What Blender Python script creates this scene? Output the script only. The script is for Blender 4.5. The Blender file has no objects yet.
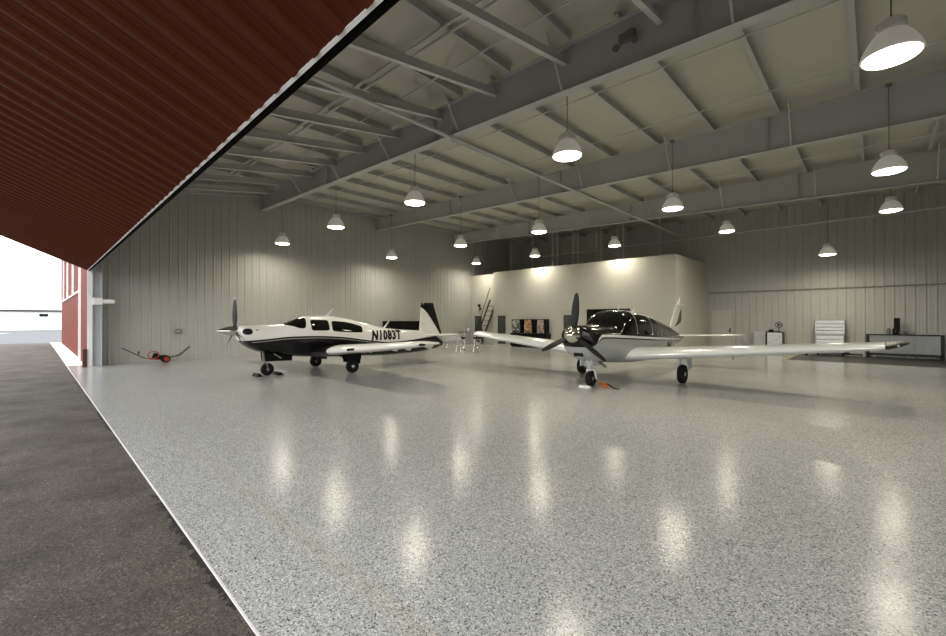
import bpy, math, random
from mathutils import Vector, Matrix
random.seed(7)
PI = math.pi
SC = bpy.context.scene
COL = SC.collection

# ------------------------------------------------------------------ helpers
def link(o, parent=None):
    COL.objects.link(o)
    if parent is not None:
        o.parent = parent
    return o

def tag(o, label=None, cat=None, group=None, kind=None):
    if label: o['label'] = label
    if cat: o['category'] = cat
    if group: o['group'] = group
    if kind: o['kind'] = kind
    return o

def thing(name, label, cat, loc=(0, 0, 0), rz=0.0, group=None):
    o = bpy.data.objects.new(name, None)
    o.empty_display_size = 0.2
    link(o)
    o.location = loc
    o.rotation_euler = (0, 0, rz)
    return tag(o, label, cat, group)

class MB:
    """collects shapes that become ONE mesh object"""
    def __init__(s):
        s.v, s.f, s.m = [], [], []
    def add(s, vs, fs, mi=0):
        n = len(s.v)
        s.v += [tuple(p) for p in vs]
        s.f += [tuple(i + n for i in f) for f in fs]
        s.m += [mi] * len(fs)
        return s
    def box(s, a, b, mi=0):
        x0, y0, z0 = [min(a[i], b[i]) for i in range(3)]
        x1, y1, z1 = [max(a[i], b[i]) for i in range(3)]
        vs = [(x0, y0, z0), (x1, y0, z0), (x1, y1, z0), (x0, y1, z0), (x0, y0, z1), (x1, y0, z1), (x1, y1, z1), (x0, y1, z1)]
        return s.add(vs, [(0, 3, 2, 1), (4, 5, 6, 7), (0, 1, 5, 4), (1, 2, 6, 5), (2, 3, 7, 6), (3, 0, 4, 7)], mi)
    def bevbox(s, a, b, r=0.01, mi=0):
        x0, y0, z0 = [min(a[i], b[i]) for i in range(3)]
        x1, y1, z1 = [max(a[i], b[i]) for i in range(3)]
        r = min(r, (x1 - x0) / 2.1, (y1 - y0) / 2.1, (z1 - z0) / 2.1)
        def ring(z, i):
            return [(x0 + r, y0 + i, z), (x1 - r, y0 + i, z), (x1 - i, y0 + r, z), (x1 - i, y1 - r, z),
                    (x1 - r, y1 - i, z), (x0 + r, y1 - i, z), (x0 + i, y1 - r, z), (x0 + i, y0 + r, z)]
        rs = [ring(z0, r * .9), ring(z0 + r, 0), ring(z1 - r, 0), ring(z1, r * .9)]
        return s.loft(rs, mi=mi)
    def loft(s, rings, caps=True, closed=True, mi=0, flip=False):
        n = len(rings[0]); vs = [p for r in rings for p in r]; fs = []
        for i in range(len(rings) - 1):
            for j in range(n if closed else n - 1):
                k = (j + 1) % n
                q = (i * n + j, i * n + k, (i + 1) * n + k, (i + 1) * n + j)
                fs.append(q[::-1] if flip else q)
        if caps and closed:
            a = tuple(range(n))[::-1]; b = tuple(range((len(rings) - 1) * n, len(rings) * n))
            fs.append(a[::-1] if flip else a); fs.append(b[::-1] if flip else b)
        return s.add(vs, fs, mi)
    def cyl(s, p0, p1, r0, r1=None, n=12, mi=0, caps=True):
        r1 = r0 if r1 is None else r1
        p0, p1 = Vector(p0), Vector(p1); d = (p1 - p0).normalized()
        a = d.orthogonal().normalized(); b = d.cross(a)
        rs = []
        for p, r in ((p0, r0), (p1, r1)):
            rs.append([tuple(p + a * r * math.cos(t * 2 * PI / n) + b * r * math.sin(t * 2 * PI / n)) for t in range(n)])
        return s.loft(rs, caps=caps, mi=mi)
    def tube(s, pts, r, n=8, mi=0):
        pts = [Vector(p) for p in pts]; rs = []; a = None
        for i, p in enumerate(pts):
            d = (pts[min(i + 1, len(pts) - 1)] - pts[max(i - 1, 0)]).normalized()
            if a is None: a = d.orthogonal().normalized()
            a = (a - d * a.dot(d)).normalized(); b = d.cross(a)
            rs.append([tuple(p + a * r * math.cos(t * 2 * PI / n) + b * r * math.sin(t * 2 * PI / n)) for t in range(n)])
        return s.loft(rs, mi=mi)
    def lathe(s, prof, c, axis='Z', n=28, mi=0, caps=True):
        """prof: (radius, height along axis)"""
        rs = []
        for r, h in prof:
            ring = []
            for t in range(n):
                ca, sa = r * math.cos(t * 2 * PI / n), r * math.sin(t * 2 * PI / n)
                if axis == 'Z': p = (c[0] + ca, c[1] + sa, c[2] + h)
                elif axis == 'X': p = (c[0] + h, c[1] + ca, c[2] + sa)
                else: p = (c[0] + sa, c[1] + h, c[2] + ca)
                ring.append(p)
            rs.append(ring)
        return s.loft(rs, caps=caps, mi=mi)
    def prism(s, poly, dvec, mi=0):
        d = Vector(dvec)
        a = [tuple(Vector(p)) for p in poly]; b = [tuple(Vector(p) + d) for p in poly]
        return s.loft([a, b], mi=mi)
    def build(s, name, mats, parent=None, smooth=30):
        me = bpy.data.meshes.new(name)
        me.from_pydata(s.v, [], s.f)
        mats = mats if isinstance(mats, (list, tuple)) else [mats]
        for m in mats: me.materials.append(m)
        if len(mats) > 1:
            for p, i in zip(me.polygons, s.m): p.material_index = i
        import bmesh
        bm = bmesh.new(); bm.from_mesh(me)
        bmesh.ops.recalc_face_normals(bm, faces=bm.faces)
        bm.to_mesh(me); bm.free()
        if smooth:
            for p in me.polygons: p.use_smooth = True
            me.set_sharp_from_angle(angle=math.radians(smooth))
        me.update()
        return link(bpy.data.objects.new(name, me), parent)

def copy_tree(o, parent=None):
    c = o.copy(); COL.objects.link(c); c.parent = parent
    for ch in [x for x in bpy.data.objects if x.parent == o]:
        copy_tree(ch, c)
    return c

def interp(tab, y):
    """smooth (monotone cubic) interpolation of table rows (y, a, b, ...)"""
    n = len(tab)
    if y <= tab[0][0]: return list(tab[0][1:])
    if y >= tab[-1][0]: return list(tab[-1][1:])
    i = max(k for k in range(n - 1) if tab[k][0] <= y)
    out = []
    for c in range(1, len(tab[0])):
        d = [(tab[k + 1][c] - tab[k][c]) / (tab[k + 1][0] - tab[k][0]) for k in range(n - 1)]
        def m(k):
            if k == 0: return d[0]
            if k == n - 1: return d[-1]
            if d[k - 1] * d[k] <= 0: return 0.0
            return 2 * d[k - 1] * d[k] / (d[k - 1] + d[k])
        h = tab[i + 1][0] - tab[i][0]; t = (y - tab[i][0]) / h
        out.append((2 * t**3 - 3 * t**2 + 1) * tab[i][c] + (t**3 - 2 * t**2 + t) * h * m(i)
                   + (-2 * t**3 + 3 * t**2) * tab[i + 1][c] + (t**3 - t**2) * h * m(i + 1))
    return out

# ------------------------------------------------------------------ materials
def mat(name, col=(.5, .5, .5), rough=.5, metal=0.0, spec=.5, emit=None, estr=0, coat=0.0):
    m = bpy.data.materials.new(name); m.use_nodes = True
    b = m.node_tree.nodes['Principled BSDF']
    b.inputs['Base Color'].default_value = (*col, 1)
    b.inputs['Roughness'].default_value = rough
    b.inputs['Metallic'].default_value = metal
    b.inputs['Specular IOR Level'].default_value = spec
    b.inputs['Coat Weight'].default_value = coat
    b.inputs['Coat Roughness'].default_value = .04
    if emit:
        b.inputs['Emission Color'].default_value = (*emit, 1)
        b.inputs['Emission Strength'].default_value = estr
    return m

def nodes(m):
    nt = m.node_tree
    return nt, nt.nodes, nt.links, nt.nodes['Principled BSDF']

def N(nt, typ, **kw):
    n = nt.nodes.new(typ)
    for k, v in kw.items(): setattr(n, k, v)
    return n

def ramp(nt, fac, stops):
    r = N(nt, 'ShaderNodeValToRGB')
    e = r.color_ramp.elements
    while len(e) < len(stops): e.new(.5)
    for q, (p, c) in zip(e, stops):
        q.position = p; q.color = (*c, 1)
    nt.links.new(fac, r.inputs[0])
    return r.outputs[0]

def coords(nt, scale=(1, 1, 1), which='Object'):
    tc = N(nt, 'ShaderNodeTexCoord'); mp = N(nt, 'ShaderNodeMapping')
    mp.inputs['Scale'].default_value = scale
    nt.links.new(tc.outputs[which], mp.inputs[0])
    return mp.outputs[0]

def noise(nt, vec, scale, detail=4, rough=.6):
    n = N(nt, 'ShaderNodeTexNoise')
    n.inputs['Scale'].default_value = scale; n.inputs['Detail'].default_value = detail
    n.inputs['Roughness'].default_value = rough
    nt.links.new(vec, n.inputs['Vector'])
    return n.outputs[0]

def mix(nt, fac, a, b, blend='MIX'):
    n = N(nt, 'ShaderNodeMix', data_type='RGBA', blend_type=blend)
    for sock, v in ((n.inputs[0], fac), (n.inputs[6], a), (n.inputs[7], b)):
        if isinstance(v, (int, float)): sock.default_value = v
        elif isinstance(v, tuple): sock.default_value = (*v, 1)
        else: nt.links.new(v, sock)
    return n.outputs[2]

def mth(nt, op, a, b=None, c=None):
    n = N(nt, 'ShaderNodeMath', operation=op)
    for i, v in enumerate((a, b, c)):
        if v is None: continue
        if isinstance(v, (int, float)): n.inputs[i].default_value = v
        else: nt.links.new(v, n.inputs[i])
    return n.outputs[0]

def bump(nt, h, strength, dist, b):
    n = N(nt, 'ShaderNodeBump')
    n.inputs['Strength'].default_value = strength; n.inputs['Distance'].default_value = dist
    nt.links.new(h, n.inputs['Height']); nt.links.new(n.outputs[0], b.inputs['Normal'])

def mottled(name, c0, c1, scale, rough=.5, metal=0.0, spec=.5, bs=0.0, bd=.002, stretch=(1, 1, 1), coat=0.0):
    m = mat(name, c0, rough, metal, spec, coat=coat)
    nt, ns, lk, b = nodes(m)
    f = noise(nt, coords(nt, stretch), scale)
    lk.new(ramp(nt, f, [(.3, c0), (.7, c1)]), b.inputs['Base Color'])
    if bs: bump(nt, f, bs, bd, b)
    return m

def floor_mat():
    m = mat('epoxy_flake', rough=.2, spec=.15)
    nt, ns, lk, b = nodes(m)
    co = coords(nt)
    v1 = N(nt, 'ShaderNodeTexVoronoi'); v1.inputs['Scale'].default_value = 135
    lk.new(co, v1.inputs['Vector'])
    sep = N(nt, 'ShaderNodeSeparateColor'); lk.new(v1.outputs['Color'], sep.inputs[0])
    c = ramp(nt, sep.outputs[0], [(0, (.05, .05, .05)), (.10, (.16, .165, .165)), (.18, (.40, .405, .40)), (.75, (.48, .485, .48)), (.90, (.70, .70, .69)), (1, (.82, .82, .80))])
    big = noise(nt, co, .35, 3)
    c = mix(nt, .5, c, ramp(nt, big, [(.3, (.80, .80, .80)), (.7, (1.0, 1.0, 1.0))]), 'MULTIPLY')
    # tan scuffed line where the door closes
    sx = N(nt, 'ShaderNodeSeparateXYZ'); lk.new(co, sx.inputs[0])
    d = mth(nt, 'ABSOLUTE', mth(nt, 'SUBTRACT', sx.outputs[1], 1.37))
    msk = mth(nt, 'MULTIPLY', mth(nt, 'LESS_THAN', d, .07), mth(nt, 'MULTIPLY', noise(nt, co, 2.0, 4), .28))
    c = mix(nt, msk, c, (.50, .40, .24))
    lk.new(c, b.inputs['Base Color'])
    rn = noise(nt, co, 1.2, 3)
    mr = N(nt, 'ShaderNodeMapRange'); lk.new(rn, mr.inputs[0])
    mr.inputs[3].default_value = .12; mr.inputs[4].default_value = .20
    lk.new(mr.outputs[0], b.inputs['Roughness'])
    bump(nt, mth(nt, 'ADD', noise(nt, co, 45, 2), mth(nt, 'MULTIPLY', sep.outputs[1], .25)), .22, .004, b)
    return m

def asphalt_mat():
    m = mat('asphalt', rough=.85, spec=.3)
    nt, ns, lk, b = nodes(m)
    co = coords(nt)
    f = noise(nt, co, 75, 4, .75); g = noise(nt, co, 1.3, 5, .65)
    c = ramp(nt, f, [(.30, (.020, .0175, .015)), (.48, (.082, .072, .063)), (.62, (.145, .13, .115)), (.72, (.50, .47, .43))])
    c = mix(nt, 1.0, c, ramp(nt, g, [(.3, (.48, .46, .45)), (.62, (1.1, 1.08, 1.05))]), 'MULTIPLY')
    # tar stains hugging the concrete edge
    sx = N(nt, 'ShaderNodeSeparateXYZ'); lk.new(co, sx.inputs[0])
    n2 = noise(nt, co, 7, 8, .8)
    lim = mth(nt, 'ADD', .92, mth(nt, 'MULTIPLY', n2, -.34))
    near = mth(nt, 'GREATER_THAN', sx.outputs[1], lim)
    zone = mth(nt, 'GREATER_THAN', noise(nt, co, .55, 2), .53)
    c = mix(nt, mth(nt, 'MULTIPLY', mth(nt, 'MULTIPLY', near, zone), .85), c, (.008, .007, .007))
    lk.new(c, b.inputs['Base Color'])
    bump(nt, f, .5, .006, b)
    return m

def curve_below(nt, co_y, co_z, pts, y0, y1, zmax=2.6):
    """1 where z is under the smooth line pts (y, z)"""
    fc = N(nt, 'ShaderNodeFloatCurve')
    t = mth(nt, 'DIVIDE', mth(nt, 'SUBTRACT', co_y, y0), y1 - y0)
    nt.links.new(t, fc.inputs['Value'])
    cv = fc.mapping.curves[0]
    P = [((y - y0) / (y1 - y0), z / zmax) for y, z in pts]
    while len(cv.points) < len(P): cv.points.new(.5, .5)
    for q, (a, z) in zip(cv.points, P):
        q.location = (a, z); q.handle_type = 'AUTO_CLAMPED'
    fc.mapping.update()
    zc = mth(nt, 'MULTIPLY', fc.outputs[0], zmax)
    return mth(nt, 'SUBTRACT', zc, co_z)      # >0 below the line

M = {}
M['floor'] = floor_mat()
M['asphalt'] = asphalt_mat()
M['taxiway'] = mottled('taxiway_concrete', (.095, .102, .11), (.12, .128, .138), .8, .9)
M['concrete'] = mottled('apron_concrete', (.62, .60, .58), (.74, .72, .70), 3, .8, bs=.1)
M['lip'] = mottled('concrete_lip', (.75, .72, .72), (.85, .83, .83), 6, .7)
M['wallpaint'] = mottled('wall_panel_paint', (.43, .43, .405), (.455, .455, .43), .7, .38, spec=.45)
M['plaster'] = mottled('office_wall_paint', (.52, .505, .455), (.55, .535, .48), .9, .5, spec=.4)
M['steel'] = mottled('grey_primed_steel', (.45, .465, .465), (.49, .505, .50), 1.5, .5)
M['steel_lt'] = mottled('light_grey_steel', (.54, .545, .535), (.59, .595, .58), 2, .5)
M['deck'] = mottled('vinyl_roof_insulation', (.50, .495, .425), (.55, .54, .465), 1.2, .6, bs=.25, bd=.03)
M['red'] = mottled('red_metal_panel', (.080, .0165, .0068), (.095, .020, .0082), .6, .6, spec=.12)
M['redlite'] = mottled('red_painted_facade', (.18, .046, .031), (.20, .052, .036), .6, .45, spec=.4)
M['maroon'] = mottled('maroon_post', (.05, .01, .008), (.07, .014, .01), 3, .5)
M['white'] = mottled('white_trim', (.86, .86, .85), (.90, .90, .89), 3, .4)
M['black'] = mottled('black_rubber', (.004, .004, .004), (.007, .007, .007), 8, .6, spec=.2)
M['darksteel'] = mottled('dark_stair_paint', (.035, .035, .032), (.05, .05, .046), 3, .5)
M['columnpaint'] = mottled('pale_grey_column_paint', (.50, .52, .54), (.56, .58, .60), 3, .4)
M['seal'] = mottled('black_weather_seal', (.004, .004, .004), (.006, .006, .006), 8, .9, spec=.05)
M['blackp'] = mottled('black_satin_paint', (.003, .003, .0035), (.005, .005, .0055), 3, .3, spec=.18)
M['tyre'] = mottled('tyre_rubber', (.006, .006, .006), (.011, .011, .0105), 30, .75, spec=.2, bs=.2)
M['hood'] = mottled('lamp_hood_white', (.74, .73, .69), (.80, .79, .75), 4, .35)
M['hoodglow'] = mat('acrylic_lamp_reflector', (.7, .69, .65), .3, emit=(1.0, .95, .82), estr=.13)
M['lens'] = mat('lamp_lens', (.9, .9, .85), .3, emit=(1.0, .95, .80), estr=14)
M['cord'] = mottled('grey_cord', (.16, .16, .15), (.2, .2, .19), 5, .6)
M['chrome'] = mottled('chrome', (.78, .78, .78), (.85, .85, .84), 3, .15, metal=1)
M['stainless'] = mottled('stainless_steel', (.30, .30, .27), (.40, .40, .36), 2, .26, metal=1, stretch=(1, 1, 12))
M['greybox'] = mottled('grey_cabinet_paint', (.42, .42, .41), (.48, .48, .47), 2, .4)
M['glass'] = mottled('tinted_window_glass', (.003, .0035, .003), (.006, .006, .006), 1.5, .05, spec=.35)
M['doorglass'] = mottled('door_glass', (.045, .055, .050), (.065, .075, .068), 1.5, .08, spec=.6)
M['planewhite'] = mottled('white_aircraft_paint', (.74, .73, .70), (.78, .77, .74), 1, .22, coat=.4)
M['planesilver'] = mottled('silver_white_aircraft_paint', (.60, .62, .62), (.66, .68, .68), 1, .22, coat=.4)
M['spinner'] = mottled('polished_spinner', (.62, .62, .52), (.74, .73, .64), 2, .12, metal=1)
M['blade'] = mottled('propeller_black', (.0045, .0045, .006), (.008, .008, .010), 2, .35, spec=.3)
M['navglass'] = mat('nav_light_glass', (.6, .6, .6), .08)
M['rubbermat'] = mottled('dark_floor_mat', (.032, .033, .03), (.048, .049, .045), 4, .35)
M['yellow'] = mottled('yellow_paint', (.36, .32, .16), (.44, .38, .19), 5, .5)
M['orange'] = mottled('orange_plastic', (.50, .14, .03), (.62, .19, .04), 5, .45)
M['redtube'] = mottled('red_tube_paint', (.33, .03, .02), (.45, .05, .03), 5, .4)
M['clearpanel'] = mottled('grey_panel', (.16, .17, .17), (.23, .24, .24), 1.2, .18, stretch=(1, 1, .3))
M['skybldg'] = mottled('white_building_paint', (.80, .84, .86), (.86, .90, .92), .3, .6)
M['roofedge'] = mottled('dark_eave', (.03, .03, .03), (.05, .05, .05), 2, .6)
M['tipdark'] = mottled('dark_tip_paint', (.014, .013, .011), (.028, .026, .022), 3, .35)
M['brownwood'] = mottled('brown_fabric', (.10, .06, .035), (.14, .085, .05), 9, .7)

# ------------------------------------------------------------------ layout (x = -u to the right along the door, y = into the hangar)
UL, UR = 20.1, -9.0          # left wall, right end
YF, YB = 1.30, 25.2          # front line, back wall
FR = [7.2, 13.2, 19.2]       # steel frames
def zt(u): return 6.85 + .0190 * u          # underside of purlins
def zb(u): return 5.90 + .0340 * u          # underside of rafters
def P(u, v, z): return (-u, v, z)

def struct(o): o['kind'] = 'structure'; return o

# ground, slab -------------------------------------------------------
mb = MB(); mb.box((-42, -60, -.5), (40, .788, -.007)); struct(mb.build('ground', M['asphalt'], smooth=0))
mb = MB(); mb.box((-170, -90, -.5), (-42, 60, -.04)); struct(mb.build('ground_taxiway', M['taxiway'], smooth=0))
mb = MB(); mb.box((-UL - .1, .80, -.4), (-UR + .1, YB + .2, 0)); struct(mb.build('floor', M['floor'], smooth=0))
mb = MB(); mb.box((-42, .80, -.4), (-UL - .1, YF + .3, -.004)); struct(mb.build('floor_apron', M['concrete'], smooth=0))
mb = MB(); mb.box((-42, .788, -.4), (-UR, .80, .001)); struct(mb.build('trim_1', M['lip'], smooth=0))

# corrugated panels ----------------------------------------------------
def ribs(length, pitch, d, wtop=.03, wslope=.02, minor=0.0, start=.0):
    pts = [(0.0, 0.0)]
    s = start
    while s + pitch <= length + 1e-6:
        e = s + pitch
        if minor:
            for q in (.33, .62):
                c = s + q * (pitch - wtop - 2 * wslope)
                pts += [(c - .018, 0), (c - .008, minor), (c + .008, minor), (c + .018, 0)]
        pts += [(e - wtop - 2 * wslope, 0), (e - wtop - wslope, d), (e - wslope, d), (e, 0)]
        s = e
    if pts[-1][0] < length - 1e-4: pts.append((length, 0.0))
    return pts

def corr_wall(name, p0, p1, nrm, z0, ztop, material, pitch=.3048, d=.024, thick=.12, minor=0.0):
    """vertical ribbed wall from p0 to p1 (x,y), ribs standing out along nrm; ztop(x,y)"""
    p0, p1, nrm = Vector(p0), Vector(p1), Vector(nrm)
    L = (p1 - p0).length; dr = (p1 - p0) / L
    vs, fs = [], []
    prof = ribs(L, pitch, d, minor=minor)
    for s_, h in prof:
        q = p0 + dr * s_; f = q + nrm * h; bk = q - nrm * thick
        zt_ = ztop(q.x, q.y)
        vs += [(f.x, f.y, z0), (f.x, f.y, zt_), (bk.x, bk.y, zt_), (bk.x, bk.y, z0)]
    for i in range(len(prof) - 1):
        a, b = 4 * i, 4 * (i + 1)
        for k in range(4):
            fs.append((a + k, b + k, b + (k + 1) % 4, a + (k + 1) % 4))
    n = len(vs); fs += [(0, 1, 2, 3), (n - 4, n - 3, n - 2, n - 1)]
    mb = MB(); mb.add(vs, fs)
    return struct(mb.build(name, material, smooth=0))

top = lambda x, y: zt(-x) + .22
corr_wall('wall_left', (-UL, YF), (-UL, YB), (1, 0), 0, top, M['wallpaint'], minor=.006)
corr_wall('wall_back', (-UL, YB), (-UR, YB), (0, -1), 0, top, M['wallpaint'], minor=.006)
corr_wall('wall_right', (-UR, YB), (-UR, YF), (-1, 0), 0, top, M['wallpaint'])
# front: header above the open door and the red facade to the left of it
HZ = 3.272
corr_wall('wall_front', (-19.3, YF), (-UR, YF), (0, -1), HZ + .12, top, M['redlite'], thick=.05)
corr_wall('wall_facade', (-39.4, YF), (-19.35, YF), (0, -1), 0, lambda x, y: 7.2, M['redlite'], pitch=.3048, thick=.06)
mb = MB(); mb.box((-19.3, YF - .030, HZ - .01), (-UR, YF + .010, HZ + .14)); struct(mb.build('trim_2', M['seal'], smooth=0))
# facade trim
mb = MB(); mb.box((-39.4, YF - .08, 2.72), (-22.6, YF - .03, 2.79)); struct(mb.build('trim_3', M['white'], smooth=0))
for i, u in enumerate((39.2, 35.9, 31.6, 27.0)):
    mb = MB(); mb.box((-u - .09, YF - .085, 2.80), (-u + .09, YF - .025, 7.1)); struct(mb.build('trim_%d' % (4 + i), M['white'], smooth=0))
mb = MB(); mb.box((-22.64, YF - .10, .0), (-22.56, YF - .025, 7.1)); struct(mb.build('trim_8', M['white'], smooth=0))
mb = MB(); mb.box((-39.4, YF - .06, .0), (-22.75, YF - .03, .06)); struct(mb.build('trim_9', M['white'], smooth=0))
mb = MB(); mb.box((-19.36, YF - .05, 0), (-19.31, YF + .075, HZ + .1)); struct(mb.build('trim_10', M['white'], smooth=0))
# jamb column
mb = MB()
mb.box((-19.62, YF + .07, 0), (-19.30, YF + .09, 3.9)); mb.box((-19.62, YF + .31, 0), (-19.30, YF + .33, 3.9)); mb.box((-19.47, YF + .09, 0), (-19.45, YF + .31, 3.9))
mb.box((-19.66, YF + .05, 0), (-19.26, YF + .35, .02))
tag(mb.build('steel_column', M['columnpaint'], smooth=0), 'pale grey steel column at the left end of the door opening', 'column')
mb = MB(); mb.box((-UL - .02, YF + .06, 0), (-19.62, YF + .11, zt(20))); struct(mb.build('wall_jamb', M['wallpaint'], smooth=0))
mb = MB(); mb.bevbox((-19.42, YF - .17, 0), (-19.24, YF - .055, .62), .015)
tag(mb.build('door_stop_post', M['maroon']), 'short dark maroon post at the foot of the door jamb', 'post')

# ceiling deck
mb = MB()
for (ua, ub) in ((UL + .1, UR - .1),):
    vs = [P(ua, YF - .02, zt(ua) + .21), P(ub, YF - .02, zt(ub) + .21), P(ub, YB + .12, zt(ub) + .21), P(ua, YB + .12, zt(ua) + .21)]
    vs += [(x, y, z + .12) for x, y, z in vs]
    mb.add(vs, [(0, 1, 2, 3), (7, 6, 5, 4), (0, 4, 5, 1), (1, 5, 6, 2), (2, 6, 7, 3), (3, 7, 4, 0)])
struct(mb.build('ceiling', M['deck'], smooth=0))
# wall trims at the back: girt line and base
mb = MB(); mb.box((-6.5, YB - .055, 3.02), (-UR, YB - .03, 3.07)); struct(mb.build('trim_11', M['cord'], smooth=0))

# ------------------------------------------------------------------ hangar door swung up
mb = MB()
U0, U1, LD = 18.95, -8.6, 3.55
th = math.radians(24.7)
dv = Vector((0, -math.cos(th), math.sin(th))); dn = Vector((0, -math.sin(th), -math.cos(th)))   # along panel / out of underside
hinge = Vector((0, YF - .045, HZ))
prof = ribs(U0 - U1, .3048, .034, wtop=.045, wslope=.022, minor=.005)
t = thing('hangar_door', 'open red ribbed hangar door swung up above the paved apron', 'door', (0, 0, 0))
vs, fs = [], []
for s_, h in prof:
    a = hinge + Vector((-U0 + s_, 0, 0))
    for p in (a + dv * .025 + dn * h, a + dv * LD + dn * h, a + dv * LD - dn * .14, a + dv * .025 - dn * .14):
        vs.append(tuple(p))
for i in range(len(prof) - 1):
    a, b = 4 * i, 4 * (i + 1)
    for k in range(4): fs.append((a + k, b + k, b + (k + 1) % 4, a + (k + 1) % 4))
n = len(vs); fs += [(0, 1, 2, 3), (n - 4, n - 3, n - 2, n - 1)]
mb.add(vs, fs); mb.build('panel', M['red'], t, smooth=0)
mb = MB()
a = hinge + Vector((-U0, 0, 0))
q = [a + dv * .0 + dn * .012, a + dv * .026 + dn * .012, a + dv * .026 - dn * .10, a - dn * .10]
mb.prism(q, (U0 - U1, 0, 0)); mb.build('hinge_trim', M['white'], t, smooth=0)['label'] = 'white hinge edge trim'
mb = MB()
for e in (.0,):
    q = [a + dv * .026 + dn * .03, a + dv * LD + dn * .03, a + dv * LD - dn * .14, a + dv * .026 - dn * .14]
    mb.prism([p + Vector((-.03, 0, 0)) for p in q], (.03, 0, 0))
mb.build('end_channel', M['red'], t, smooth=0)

# ------------------------------------------------------------------ roof steel
ORD = ['first', 'second', 'third', 'fourth', 'fifth', 'sixth', 'seventh', 'eighth', 'ninth', 'tenth', 'eleventh', 'twelfth', 'thirteenth', 'fourteenth', 'fifteenth', 'sixteenth', 'seventeenth', 'eighteenth']
def rafter(v, label):
    t = thing('roof_rafter', label, 'beam', (0, 0, 0), group='roof rafters')
    mb = MB()
    ua, ub = UL - .06, UR + .05
    def seg(w, z0, z1):
        vs = []
        for u in (ua, ub):
            vs += [P(u, v - w, z0(u)), P(u, v + w, z0(u)), P(u, v + w, z1(u)), P(u, v - w, z1(u))]
        mb.add(vs, [(0, 1, 2, 3), (7, 6, 5, 4), (0, 4, 5, 1), (1, 5, 6, 2), (2, 6, 7, 3), (3, 7, 4, 0)])
    seg(.11, lambda u: zb(u), lambda u: zb(u) + .018)
    seg(.008, lambda u: zb(u) + .018, lambda u: zt(u) - .018)
    seg(.11, lambda u: zt(u) - .018, lambda u: zt(u) - .001)
    mb.build('beam', M['steel'], t, smooth=0)
    mb = MB(); mb.box(P(ua, v - .11, zb(ua) + .018), P(ua - .02, v + .11, zt(ua) - .02)); mb.build('end_plate', M['steel'], t, smooth=0)
    for u in (14.0, 8.2, 2.0):
        mb = MB(); mb.box(P(u, v - .10, zb(u) + .018), P(u - .012, v - .008, zt(u) - .018)); mb.build('stiffener', M['steel'], t, smooth=0)
    u = 18.9
    while u > -3:
        mb = MB(); d = Vector((0, 1, 0))
        mb.cyl(P(u, v - .08, zb(u) + .03), P(u, v - .62, zt(u) + .04), .022, n=4)
        mb.build('flange_brace', M['steel_lt'], t, smooth=0)
        u -= 2.9
    return t
rafter(FR[0], 'grey steel roof rafter nearest the open hangar door')
rafter(FR[1], 'grey steel roof rafter second from the open hangar door')
rafter(FR[2], 'grey steel roof rafter just in front of the office box')

def zsec(u, v0, v1, za, zb_, depth, w, name, m, label, cat, group):
    """Z section member running along v at u; underside heights za (v0) and zb_ (v1)"""
    t_ = .012
    mb = MB()
    def bar(du0, du1, h0, h1):
        vs = []
        for v, z in ((v0, za), (v1, zb_)):
            vs += [P(u + du0, v, z + h0), P(u + du1, v, z + h0), P(u + du1, v, z + h1), P(u + du0, v, z + h1)]
        mb.add(vs, [(0, 1, 2, 3), (7, 6, 5, 4), (0, 4, 5, 1), (1, 5, 6, 2), (2, 6, 7, 3), (3, 7, 4, 0)])
    bar(-w, t_ / 2, 0, t_); bar(-t_ / 2, t_ / 2, t_, depth - t_); bar(-t_ / 2, w, depth - t_, depth)
    o = mb.build(name, m, smooth=0)
    return tag(o, label, cat, group)

bays = [(YF + .10, FR[0], 'front bay', 1.24), (FR[0], FR[1], 'second bay', .30), (FR[1], FR[2], 'third bay', .30), (FR[2], YB - .02, 'back bay over the office', .30)]
for (v0, v1, bn, off) in bays:
    us = [off + 1.5 * k for k in range(-2, 14) if off + 1.5 * k < 19.9][::-1]
    for i, u in enumerate(us):
        zsec(u, v0 + .005, v1 - .005, zt(u), zt(u), .20, .075, 'roof_purlin', M['steel'],
             'grey roof purlin in the %s, %s from the left wall' % (bn, ORD[i]), 'purlin', 'purlins of the ' + bn)
us = [19.75] + [18.8 - 1.8 * k for k in range(12)]
for i, u in enumerate(us):
    ze = zb(u) + .53
    zsec(u, YF + .06, FR[0] - .012, ze - .155 * (FR[0] - YF), ze, .22, .09, 'sloping_brace_beam', M['steel_lt'],
         'sloping steel brace beam behind the door header, %s from the left wall' % ORD[i], 'beam', 'sloping brace beams of the front bay')
# sag rods and pipes under the roof
def rod(name, p0, p1, r, m, label, cat, group=None, n=6):
    mb = MB(); mb.cyl(p0, p1, r, n=n); return tag(mb.build(name, m), label, cat, group)
for v, txt in ((9.1, 'in the second bay, nearer the door'), (11.7, 'in the second bay, farther from the door'), (15.2, 'in the third bay, nearer the door'), (17.4, 'in the third bay, farther from the door'), (6.15, 'in the front bay close to the first rafter')):
    rod('sag_rod', P(UL, v, zt(UL) - .02), P(-4, v, zt(-4) - .02), .017, M['steel_lt'], 'thin steel rod crossing under the purlins ' + txt, 'rod', 'sag rods under the purlins')
for v, txt in ((5.12, 'front'), (5.30, 'rear')):
    rod('bracing_pipe', P(UL, v, zt(UL) - .035), P(-4, v, zt(-4) - .035), .034, M['steel_lt'], '%s pipe of the close pair crossing the front bay' % txt, 'pipe', 'pair of pipes in the front bay', 10)
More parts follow.
